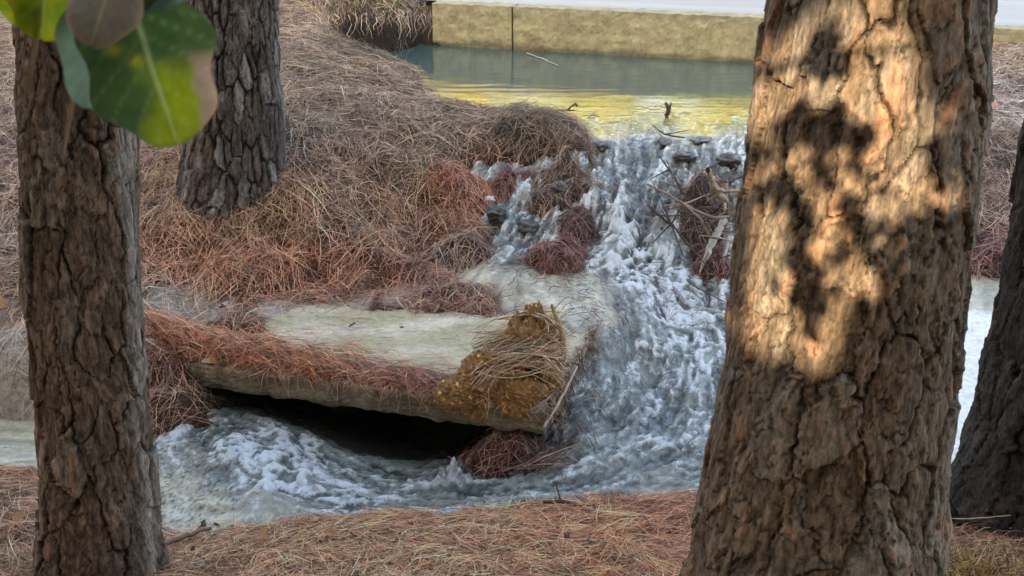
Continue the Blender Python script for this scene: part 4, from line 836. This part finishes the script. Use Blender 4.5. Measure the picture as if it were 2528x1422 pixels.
T_mid = trunk('grey pine trunk with narrow deeply furrowed bark rising from the needle slope',
    [(462, 688, 0), (460, 697, 180), (458, 708, 330), (440, 716, 430), (428, 728, 520)], 5.55, .052, .15, .020, .013,
    ((.10, .08, .068), (.13, .092, .07), (.21, .185, .165), (.013, .011, .010)), 35, 230, .38, 1.75, .0085, top=10, flare=(.80, .36, .045, .025), zbase=.5, flake=.3)
T_edge = trunk('dark leaning pine trunk cut off by the right edge of the picture',
    [(2560, 2860, 250), (2525, 2830, 430), (2490, 2815, 620), (2450, 2800, 850), (2400, 2790, 1050), (2345, 2790, 1250)], 3.25, .085, .18, .022, .009,
    ((.05, .04, .032), (.075, .048, .034), (.07, .06, .05), (.012, .010, .009)), 47, 220, .08, 2.1, .0085, top=9, flare=(.55, .45, .05, .02), zbase=.15)
# crowns high above the frame: sparse tufts of needles
def leafcloud(n, fn, size, asp, seed, up=.4):
    r = np.random.default_rng(seed); c = fn(r, n); d = r.normal(0, 1, (n, 3)); d /= np.linalg.norm(d, axis=1, keepdims=True); d2_ = np.cross(d, r.normal(0, 1, (n, 3))); d2_ /= np.linalg.norm(d2_, axis=1, keepdims=True)
    s = size*r.uniform(.7, 1.3, (n, 1)); a = c-d*s*.5; b = c+d*s*.5; m1 = c+d2_*s*asp*.5; m2 = c-d2_*s*asp*.5
    V_ = np.stack([a, m1, b, m2], 1).reshape(-1, 3); F_ = np.arange(4*n).reshape(n, 4); return V_, F_
def leafmat(name, c1, c2, tr=.35):
    m, t, b = nodemat(name); n = nz(t, 3, 3, .5); g = ramp(t, n.outputs[0], [(.35, c1), (.65, c2)]); t.links.new(g, b.inputs['Base Color']); b.inputs['Roughness'].default_value = .5
    tb = t.nodes.new('ShaderNodeBsdfTranslucent'); t.links.new(g, tb.inputs[0]); mx = t.nodes.new('ShaderNodeMixShader'); mx.inputs[0].default_value = tr
    t.links.new(b.outputs[0], mx.inputs[1]); t.links.new(tb.outputs[0], mx.inputs[2]); t.links.new(mx.outputs[0], t.nodes['Material Output'].inputs[0]); return m
M['pine'] = leafmat('pine foliage', (.03, .05, .02), (.07, .10, .03)); M['yellow'] = leafmat('yellowing foliage', (.40, .34, .03), (.62, .52, .05), .4); M['hard'] = leafmat('hardwood foliage', (.05, .08, .02), (.10, .13, .03))
def crown(root, cx_, y, seed, z0=7.0, z1=9.6, n=1500):
    def fn(r, n):
        z = r.uniform(z0, z1, n); a = r.uniform(0, 6.283, n); rr2 = np.sqrt(r.random(n))*(1.6*(1-(z-z0)/(z1-z0+.5))+.2); return np.stack([cx_(z)+np.cos(a)*rr2, y+np.sin(a)*rr2, z], 1)
    V_, F_ = leafcloud(n, fn, .28, .12, seed); o = mesh('crown', rel(V_, root), F_, M['pine'], root, smooth=False); o['kind'] = 'stuff'
for (rt, cx_, rr_), yy, s in ((T_right, 2.35, 1), (T_left, 2.9, 2), (T_mid, 5.55, 3), (T_edge, 3.25, 4)): crown(rt, cx_, yy, s)

# ------------------------------------------------------------------ trees beyond the road, sunlit and mirrored in the pond
for k, (x0, y0, h_, yel) in enumerate([(-9, 24, 8, 1), (-5, 22, 7.5, 1), (-1.5, 24, 8.5, 1), (2.2, 21, 7, 1), (5.5, 23, 8, 1), (9.5, 22, 8, 1), (13.5, 22, 8.5, 0), (-13.5, 23, 9, 0), (18, 23, 9, 0)]):
    t = empty('roadside_tree', (x0, y0, 1.0))
    tag(t, ['dark green roadside tree beyond the road, out of frame', 'yellow leaved roadside tree across the road, mirrored in the pond'][yel], 'tree', ['green trees beyond the road', 'yellow trees beyond the road'][yel])
    z = np.linspace(0, h_*.8, 12); v_, f_ = tubeVF(np.stack([.15*np.sin(z+k), 0*z, z], 1), .16*(1-z/h_)+.03, 8); mesh('trunk', v_, f_, M['bark'], t, col=np.tile(np.array([.15, .12, .09]), (len(v_), 1)))
    def fn(r, n, h_=h_):
        q = r.integers(0, 14, n); r2 = np.random.default_rng(k*7+1); cs = np.stack([r2.normal(0, 1.3, 14), r2.normal(0, 1.2, 14), r2.uniform(1.2, h_-.8, 14)], 1); return cs[q]+r.normal(0, .55, (n, 3))
    v_, f_ = leafcloud(4500, fn, .24, .6, 100+k); o = mesh('crown', v_, f_, M['yellow' if yel else 'hard'], t, smooth=False); o['kind'] = 'stuff'

# ------------------------------------------------------------------ unseen trees added behind the viewer to throw the shade, with one gap
YS = -4.0; YLEAF = .62
gap = [(1845, 70), (1960, 40), (2080, 40), (2190, 90), (2300, 200), (2345, 330), (2340, 520), (2310, 740), (2230, 830), (2120, 870), (2040, 800), (1990, 860), (1900, 880), (1830, 930), (1760, 900), (1760, 650), (1800, 480), (1800, 300)]
gw = PY(np.array([g[0] for g in gap]), np.array([g[1] for g in gap]), 2.10)
def proj(p):                                        # follow the sunbeam from p down to the plane y = 2.10
    t = (2.10-p[:, 1])/(-SUN[1]); q = p-SUN*t[:, None]; return q
gp = [(float(a[0]), float(a[2])) for a in gw]
def shade(n, seed, ylo, yhi, size):
    r = np.random.default_rng(seed); y_ = r.uniform(ylo, yhi, n)
    # aim points over the shaded part of the scene
    tx_ = r.uniform(-6.5, 7.5, n); tz_ = r.uniform(-.4, 5.0, n)
    t = (2.1-y_)/(-SUN[1]); c = np.stack([tx_+SUN[0]*t, y_, tz_+SUN[2]*t], 1)
    return c, r, np.stack([tx_, tz_], 1)
hw = []
for k in range(4):
    c, r, aim = shade(5200, 900+k, YS-1.0, YS+.6, .2)
    # leaf screen, later shared out as crowns of four added trees
    hw.append((c, r, aim))
allc = np.concatenate([h[0] for h in hw]); aim = np.concatenate([h[2] for h in hw])
jit = np.random.default_rng(4).normal(0, .02, aim.shape)
def distpoly(x, y, poly):
    d = np.full(x.shape, 1e9)
    for i in range(len(poly)):
        a = np.array(poly[i]); b = np.array(poly[(i+1) % len(poly)]); ab = b-a; t = np.clip(((x-a[0])*ab[0]+(y-a[1])*ab[1])/(ab@ab), 0, 1); d = np.minimum(d, np.hypot(x-a[0]-t*ab[0], y-a[1]-t*ab[1]))
    return np.where(inpoly(x, y, poly), -d, d)
rr3 = np.random.default_rng(33); ov = np.concatenate([np.stack([rr3.uniform(-10, 9, 5500), rr3.uniform(-9, .4, 5500), rr3.uniform(5.2, 8.5, 5500)], 1), np.stack([rr3.uniform(-9.5, -6, 2500), rr3.uniform(-5, 6.5, 2500), rr3.uniform(.8, 8, 2500)], 1), np.stack([rr3.uniform(-7, 8, 5000), rr3.uniform(-6.5, -4.5, 5000), rr3.uniform(.8, 6, 5000)], 1)])  # extra leaves added overhead, left and behind to cut the sky light
lfc = PY(400, 200, YLEAF); ov = np.concatenate([ov, lfc+SUN*rr3.uniform(4.6, 6, (90, 1))+rr3.normal(0, .22, (90, 3))])  # leaves added to keep the sun off the hanging spray
tt3 = (2.1-ov[:, 1])/(-SUN[1]); q3 = ov-SUN*tt3[:, None]; allc = np.concatenate([allc, ov]); aim = np.concatenate([aim, q3[:, [0, 2]]]); ovm = np.r_[np.zeros(len(allc)-len(ov), bool), np.ones(len(ov), bool)]
dp = distpoly(aim[:, 0], aim[:, 1], gp); keepc = dp > np.where(ovm, .2, .055)
allc = allc[keepc]; big = ovm[keepc]
xs_ = np.array([-6.5, -3.2, .3, 3.6]); own = np.abs(allc[:, 0][:, None]-xs_[None]).argmin(1)
for k in range(4):
    t = empty('shade_tree', (float(xs_[k]), YS, .85)); tag(t, 'leafy hardwood tree behind the viewer, out of frame, added to shade the stream', 'tree', 'shade trees behind the viewer')
    z = np.linspace(0, 4.2, 10); v_, f_ = tubeVF(np.stack([.1*np.sin(z*1.3+k), -.9+0*z, z], 1), .16*(1-z/6), 8); mesh('trunk', v_, f_, M['bark'], t, col=np.tile(np.array([.14, .11, .08]), (len(v_), 1)))
    cs = allc[(own == k) & ~big]; v_, f_ = leafcloud(len(cs), lambda r, n, cs=cs: cs, .34, .75, 950+k)
    cs = allc[(own == k) & big]; v2_, f2_ = leafcloud(len(cs), lambda r, n, cs=cs: cs, .55, .7, 970+k); f_ = np.concatenate([f_, f2_+len(v_)]); v_ = np.concatenate([v_, v2_]); o = mesh('crown', rel(v_, t), f_, M['hard'], t, smooth=False); o['kind'] = 'stuff'

# ------------------------------------------------------------------ broad leaves
def oakleaf(L, Wd, lobes=3, seed=0, nseg=26, nw=10, cup=.12, lob=.105):
    r = np.random.default_rng(seed); t = np.linspace(0, 1, nseg+1); env = np.sin(np.pi*t**.78)**.55
    half = env*(1+lob*np.sin(t*lobes*2*math.pi+r.uniform(0, 6))); half = half*Wd/2; half[0] = .002; half[-1] = .002
    half2 = env*(1+lob*np.sin(t*lobes*2*math.pi+r.uniform(0, 6)))*Wd/2; half2[0] = .002; half2[-1] = .002
    s = np.linspace(-1, 1, 2*nw+1); V_ = []
    for i, tt in enumerate(t):
        for q in s:
            hw_ = half[i] if q >= 0 else half2[i]; x_ = q*hw_; y_ = tt*L+abs(q)*hw_*.25; z_ = cup*Wd*(abs(q)**1.5)*.6+.03*L*math.sin(tt*3)+.012*Wd*math.sin(tt*14+q*3)
            V_.append((x_, y_, z_))
    return np.array(V_), gridF(2*nw+1, nseg+1), np.array([(tt, q) for tt in t for q in s])
def leafm(name):
    m, t, b = nodemat(name); a = attr(t); b.inputs['Roughness'].default_value = .5; n = nz(t, 120, 4, .5)
    g = ramp(t, n.outputs[0], [(.3, (.85,)*3), (.7, (1.1,)*3)]); c = mixc(t, 1, a.outputs[0], g, 'MULTIPLY'); t.links.new(c, b.inputs['Base Color'])
    tb = t.nodes.new('ShaderNodeBsdfTranslucent'); t.links.new(c, tb.inputs[0]); mx = t.nodes.new('ShaderNodeMixShader'); mx.inputs[0].default_value = .58
    t.links.new(b.outputs[0], mx.inputs[1]); t.links.new(tb.outputs[0], mx.inputs[2]); t.links.new(mx.outputs[0], t.nodes['Material Output'].inputs[0]); return m
M['leaf'] = leafm('broad green leaf')
def place(V_, origin, ydir, zdir):
    y_ = np.array(ydir, float); y_ /= np.linalg.norm(y_); z_ = np.array(zdir, float); z_ -= y_*(z_@y_); z_ /= np.linalg.norm(z_); x_ = np.cross(y_, z_); return origin+V_[:, :1]*x_+V_[:, 1:2]*y_+V_[:, 2:3]*z_
# the spray hanging into the frame at upper left
YL = .62
spray = empty('oak_spray', tuple(float(v) for v in PY(250, -160, YL))); tag(spray, 'out of focus spray of green and yellow oak leaves hanging in at the upper left', 'leaves')
up_pt = PY(250, -160, YL); tw = [PY(120, -420, YL-.03), PY(200, -250, YL), up_pt, PY(330, -60, YL)]
v_, f_ = tubeVF(tw, [.003, .0025, .0018, .0012], 6); mesh('twig', rel(v_, spray), f_, M['wood'], spray, col=np.tile(np.array([.2, .13, .08]), (len(v_), 1)))
def hang_leaf(a, b, width, ya, yb, colf, seed, lobes=2.4, face=(0, -1, .35)):
    A = PY(a[0], a[1], ya); B = PY(b[0], b[1], yb); L = np.linalg.norm(B-A); V_, F_, tq = oakleaf(L, width, lobes, seed, 34, 14); W2 = place(V_, A, B-A, face)
    px_, py_ = toPx(W2); cl = colf(tq, px_, py_, W2); vein = np.exp(-(tq[:, 1]/.035)**2)[:, None]; cl = cl*(1-.5*vein)+np.array([.55, .60, .25])*.5*vein
    sv_ = np.exp(-((((tq[:, 0]-np.abs(tq[:, 1])*.22)*7) % 1-.5)/.06)**2)[:, None]*.18; cl = cl*(1-sv_)+np.array([.5, .55, .2])*sv_
    mesh('leaf', rel(W2, spray), F_, M['leaf'], spray, col=np.clip(cl, .01, .9))
def c_big(tq, px_, py_, W2):
    n = fbm(W2[:, 0]*40, W2[:, 2]*40, 3, 61)
    green = np.array([.06, .115, .03]); yel = np.array([.28, .33, .012]); brown = np.array([.42, .27, .20])
    k = ss(px_+60*n, 335, 400)*ss(py_+40*n, 130, 190); k = k[:, None]; c = green*(1-k)+yel*k
    sp_ = np.exp(-(((px_-338)/16)**2+((py_-152)/12)**2))[:, None]+.7*np.exp(-(((px_-280)/22)**2+((py_-122)/14)**2))[:, None]; c = c*(1-sp_)+np.array([.5, .42, .03])*sp_
    e_ = ss(tq[:, 1], .55, .9)*ss(tq[:, 0], .30, .5)*ss(tq[:, 0], 1.0, .8); 
    e_ = ss(px_+50*n-(py_-200)*.18, 470, 500)*ss(py_, 110, 160); c = c*(1-e_[:, None])+brown*e_[:, None]
    return c
hang_leaf((300, -70), (440, 358), .070, YL, YL-.02, c_big, 4, 2.2, (.15, -1, .35))
hang_leaf((250, -40), (225, 268), .042, YL+.01, YL+.0, lambda tq, a, b, W2: np.tile(np.array([.17, .25, .17]), (len(tq), 1))*(1+.3*noise(W2[:, 0]*60, W2[:, 2]*60, 3))[:, None], 5, 1.5, (-.2, -1, .8))
def c_y(tq, px_, py_, W2):
    n = fbm(W2[:, 0]*50, W2[:, 2]*50, 3, 62); k = ss(n, -.3, .4)[:, None]; c = np.array([.20, .28, .012])*(1-k)+np.array([.42, .38, .012])*k; return c
hang_leaf((130, -190), (105, 96), .046, YL+.02, YL+.02, c_y, 6, 3, (0, -1, .4))
hang_leaf((110, -150), (40, 60), .034, YL+.03, YL+.03, c_y, 9, 3, (.3, -1, .4))
def c_b(tq, px_, py_, W2):
    e_ = ss(np.abs(tq[:, 1]), .8, 1)[:, None]; return np.array([.24, .17, .12])*(1-e_)+np.array([.40, .24, .16])*e_
hang_leaf((300, -110), (225, 112), .038, YL-.03, YL-.03, c_b, 8, 1, (.1, -1, .3))
hang_leaf((470, -80), (330, 5), .032, YL, YL, lambda tq, a, b, W2: np.tile(np.array([.16, .24, .16]), (len(tq), 1)), 10, 1, (.2, -1, .6))
for k, l in enumerate([[(178, 40), (192, 180), (172, 290), (155, 400)], [(95, 20), (88, 120), (70, 210), (55, 250)]]):
    q = [PY(a, b, YL+.02) for a, b in l]; v_, f_ = tubeVF(q, [.0016, .0014, .0014, .0005], 5); mesh('stalk', rel(v_, spray), f_, M['wood'], spray, col=np.tile(np.array([.30, .20, .12]), (len(v_), 1)))
# twig of leaves overhead whose shadows fall on the sunlit trunk
shroot = empty('oak_branch', (-.1, -.5, 3.1)); tag(shroot, 'leafy oak branch above the viewer whose leaf shadows fall on the thick trunk', 'branch')
def shadow_leaf(a, b, width_px, yb, seed):
    A = PY(a[0], a[1], 2.10); B = PY(b[0], b[1], 2.10); L = np.linalg.norm(B-A); A2 = A+SUN*((2.10-yb)/(-SUN[1])); V_, F_, tq = oakleaf(L, width_px*2.3/FPX, 3, seed, 22, 6, .12, .38); W2 = place(V_, A2, B-A, SUN)
    cl = np.tile(np.array([.10, .18, .03]), (len(W2), 1)); mesh('leaf', rel(W2, shroot), F_, M['leaf'], shroot, col=cl); return A2
pts_ = [shadow_leaf((1860, 262), (2165, 345), 115, -.55, 21), shadow_leaf((1980, 60), (2090, 170), 100, -.5, 22), shadow_leaf((2020, 180), (2010, 110), 80, -.5, 29), shadow_leaf((2080, 460), (2125, 600), 75, -.45, 23), shadow_leaf((2380, 520), (2180, 590), 80, -.6, 24),
        shadow_leaf((1990, 370), (2060, 470), 55, -.5, 25), shadow_leaf((2120, 600), (2230, 690), 70, -.55, 26), shadow_leaf((1960, 560), (2010, 850), 85, -.5, 27), shadow_leaf((1860, 420), (1990, 520), 90, -.5, 32), shadow_leaf((2180, 640), (2260, 860), 70, -.5, 33), shadow_leaf((1780, 480), (1900, 420), 60, -.5, 34), shadow_leaf((2230, 800), (2100, 740), 70, -.4, 28), shadow_leaf((2110, 380), (2130, 450), 30, -.5, 30), shadow_leaf((2300, 330), (2330, 480), 60, -.5, 31)]
rl = np.random.default_rng(77)
for (a, b, n_) in ((1920, 290, 4), (2010, 290, 3), (1900, 450, 5), (1950, 560, 5), (2010, 720, 6), (2040, 120, 5), (2150, 600, 5), (2250, 570, 4), (2320, 540, 3), (2130, 780, 3), (1870, 130, 2), (2060, 400, 3), (1990, 640, 4)):
    for k in range(n_):
        c0_ = (a+rl.normal(0, 42), b+rl.normal(0, 42)); th_ = rl.uniform(0, 6.28); l_ = rl.uniform(35, 85); shadow_leaf((c0_[0]-math.cos(th_)*l_/2, c0_[1]-math.sin(th_)*l_/2), (c0_[0]+math.cos(th_)*l_/2, c0_[1]+math.sin(th_)*l_/2), l_*.5, rl.uniform(-2.4, -.6), 200+k)
q = [np.array([-1.2, -1.0, 3.4]), np.array([-.5, -.7, 3.2]), np.mean(pts_, 0)+np.array([0, 0, .25]), np.array([.5, -.4, 3.1])]
v_, f_ = tubeVF(q, [.012, .009, .006, .003], 6); mesh('stem', rel(v_, shroot), f_, M['wood'], shroot, col=np.tile(np.array([.2, .15, .1]), (len(v_), 1)))
# fallen leaves
def dead(px_, py_, z_, L, W2_, colr, seed, label, roty=.4):
    r = np.random.default_rng(seed); V_, F_, tq = oakleaf(L, W2_, 2.5, seed, 18, 6, .35); a = r.uniform(0, 6.28); c = P(px_, py_, z_); c[2] = max(float(Tz(c[0], c[1])), z_)+.022
    W3 = place(V_, np.zeros(3), (math.cos(a), math.sin(a), r.uniform(-.1, .3)), (r.normal(0, .3), -.5, 1)); cl = np.tile(np.array(colr)*np.array([1.15, .95, .62]), (len(W3), 1))*(1+.3*noise(tq[:, 0]*6, tq[:, 1]*4, seed))[:, None]
    o = mesh('fallen_leaf', W3, F_, M['leaf'], None, col=cl); o.location = tuple(float(v) for v in c); tag(o, label, 'leaf')
dead(22, 768, .34, .10, .06, (.50, .34, .24), 1, 'pale tan dead leaf on the litter left of the slim trunk')
dead(45, 1305, .2, .06, .045, (.45, .28, .18), 2, 'curled dead leaf left of the slim trunk near the bottom')
dead(1222, 1306, .09, .06, .04, (.55, .42, .38), 3, 'pale dead leaf on the near bank below the slab')
dead(800, 1328, .12, .05, .03, (.55, .36, .30), 4, 'small pinkish dead leaf on the near bank, lower middle')
dead(650, 1325, .12, .07, .03, (.50, .30, .18), 5, 'light brown folded leaf on the near bank, lower left')
dead(2458, 275, .80, .12, .08, (.62, .36, .33), 6, 'pinkish leaf on the grey slope at the far right')
dead(535, 905, .24, .07, .035, (.60, .48, .40), 7, 'pale leaf caught at the left end of the slab')
dead(470, 835, .28, .06, .04, (.48, .32, .20), 8, 'brown leaf on pale sand left of the silty shallows')
dead(2425, 885, .25, .07, .05, (.40, .25, .18), 9, 'brown leaf adrift between the two right trunks')
# bark scraps and leaf bits lying in the litter
r = np.random.default_rng(303); L_ = []
for (n_, ax, ay, bx, by, zz_0) in ((90, 420, 1290, 1690, 1415, .12), (130, 380, 330, 1180, 720, .5), (60, 0, 150, 420, 1000, .5), (30, 2400, 120, 2528, 620, .7), (40, 560, 760, 1100, 960, .28)):
    for k in range(n_):
        c = P(r.uniform(ax, bx), r.uniform(ay, by), zz_0); z_ = float(Tz(c[0], c[1])); c = P(*[float(v) for v in toPx(c)], z_) if abs(z_-zz_0) < .5 else c
        c[2] = max(float(Tz(c[0], c[1])), float(slabz(c[0], c[1]))+.02 if inpoly(c[0], c[1], slab_poly) else -9)+.018
        s_ = np.array([r.uniform(.008, .022), r.uniform(.005, .012), .0025]); a = r.uniform(0, 6.28); W_v = IV2*(1+.35*n3(IV2, 1.5, int(r.integers(1, 900))))[:, None]*s_; W_v[:, 2] += W_v[:, 0]*r.normal(0, .4)
        W_v = np.stack([W_v[:, 0]*math.cos(a)-W_v[:, 1]*math.sin(a), W_v[:, 0]*math.sin(a)+W_v[:, 1]*math.cos(a), W_v[:, 2]], 1)+c
        L_.append((W_v, IF2, np.tile(np.array([(.10, .06, .04), (.22, .13, .075), (.34, .23, .14)][int(r.integers(0, 3))]), (len(W_v), 1))))
v_, f_, c_ = join(L_); tag(mesh('bark_scraps', v_, f_, M['bark'], col=c_), 'flakes of pine bark and leaf scraps strewn through the needle litter', 'bark scraps', kind='stuff')
# ------------------------------------------------------------------ tufts: grasses by the right trunks
def tuft(cs, hgt_, n, colr, seed, label, cat='grass'):
    r = np.random.default_rng(seed); L_ = []
    for k in range(n):
        c = np.array(cs[r.integers(len(cs))])+np.array([r.normal(0, .05), r.normal(0, .03), 0]); c[2] = float(Tz(c[0], c[1])); h_ = hgt_*r.uniform(.4, 1.2); d = np.array([r.normal(0, .35), r.normal(0, .3), 0])
        pts = np.array([c+d*h_*t*t+np.array([0, 0, h_*t*(1-.3*t)]) for t in np.linspace(0, 1, 5)]); v_, f_ = tubeVF(pts, [.0014, .0013, .0011, .0009, .0004], 3); L_.append((v_, f_, np.tile(vary(np.array([colr]), r), (len(v_), 1))))
    v_, f_, c_ = join(L_); tag(mesh('grass_tuft', v_, f_, M['needle'], col=c_, smooth=False), label, cat, kind='stuff')
tuft([P(a, b, .25) for a, b in ((2345, 1400), (2400, 1420), (2460, 1440), (2370, 1460))], .13, 330, (.42, .27, .10), 1, 'golden dry grass between the two right trunks at the bottom')
tuft([P(a, b, .15) for a, b in ((2400, 1240), (2460, 1250), (2390, 1290), (2500, 1290))], .07, 160, (.36, .14, .09), 2, 'reddish dry stems at the foot of the dark right trunk')
tuft([P(a, b, 1.05) for a, b in ((840, 30), (900, 22), (970, 16), (1040, 8))], .06, 200, (.20, .17, .10), 3, 'dry overhanging grass on the undercut bank left of the wall')
tuft([P(a, b, .56) for a, b in ((460, 530), (520, 540), (600, 545), (660, 540), (710, 520))], .09, 260, (.34, .24, .17), 4, 'loose needles standing around the foot of the furrowed trunk', 'pine needles')
# roots draping the undercut bank
r = np.random.default_rng(44); L_ = []
for k in range(110):
    a = P(r.uniform(800, 1070), 28-(0)+r.normal(0, 6), 1.06); ln = r.uniform(.05, .2); pts = [a+np.array([r.normal(0, .02), -.02-.1*t, -ln*t]) for t in (0, .35, .7, 1)]
    v_, f_ = tubeVF(pts, [.003, .003, .002, .001], 3); L_.append((v_, f_, np.tile(vary(np.array([[.16, .13, .10]]), r), (len(v_), 1))))
v_, f_, c_ = join(L_); tag(mesh('hanging_roots', v_, f_, M['needle'], col=c_, smooth=False), 'hair-like roots hanging down the undercut bank beside the wall', 'roots', kind='stuff')
print('done', len(bpy.data.objects))
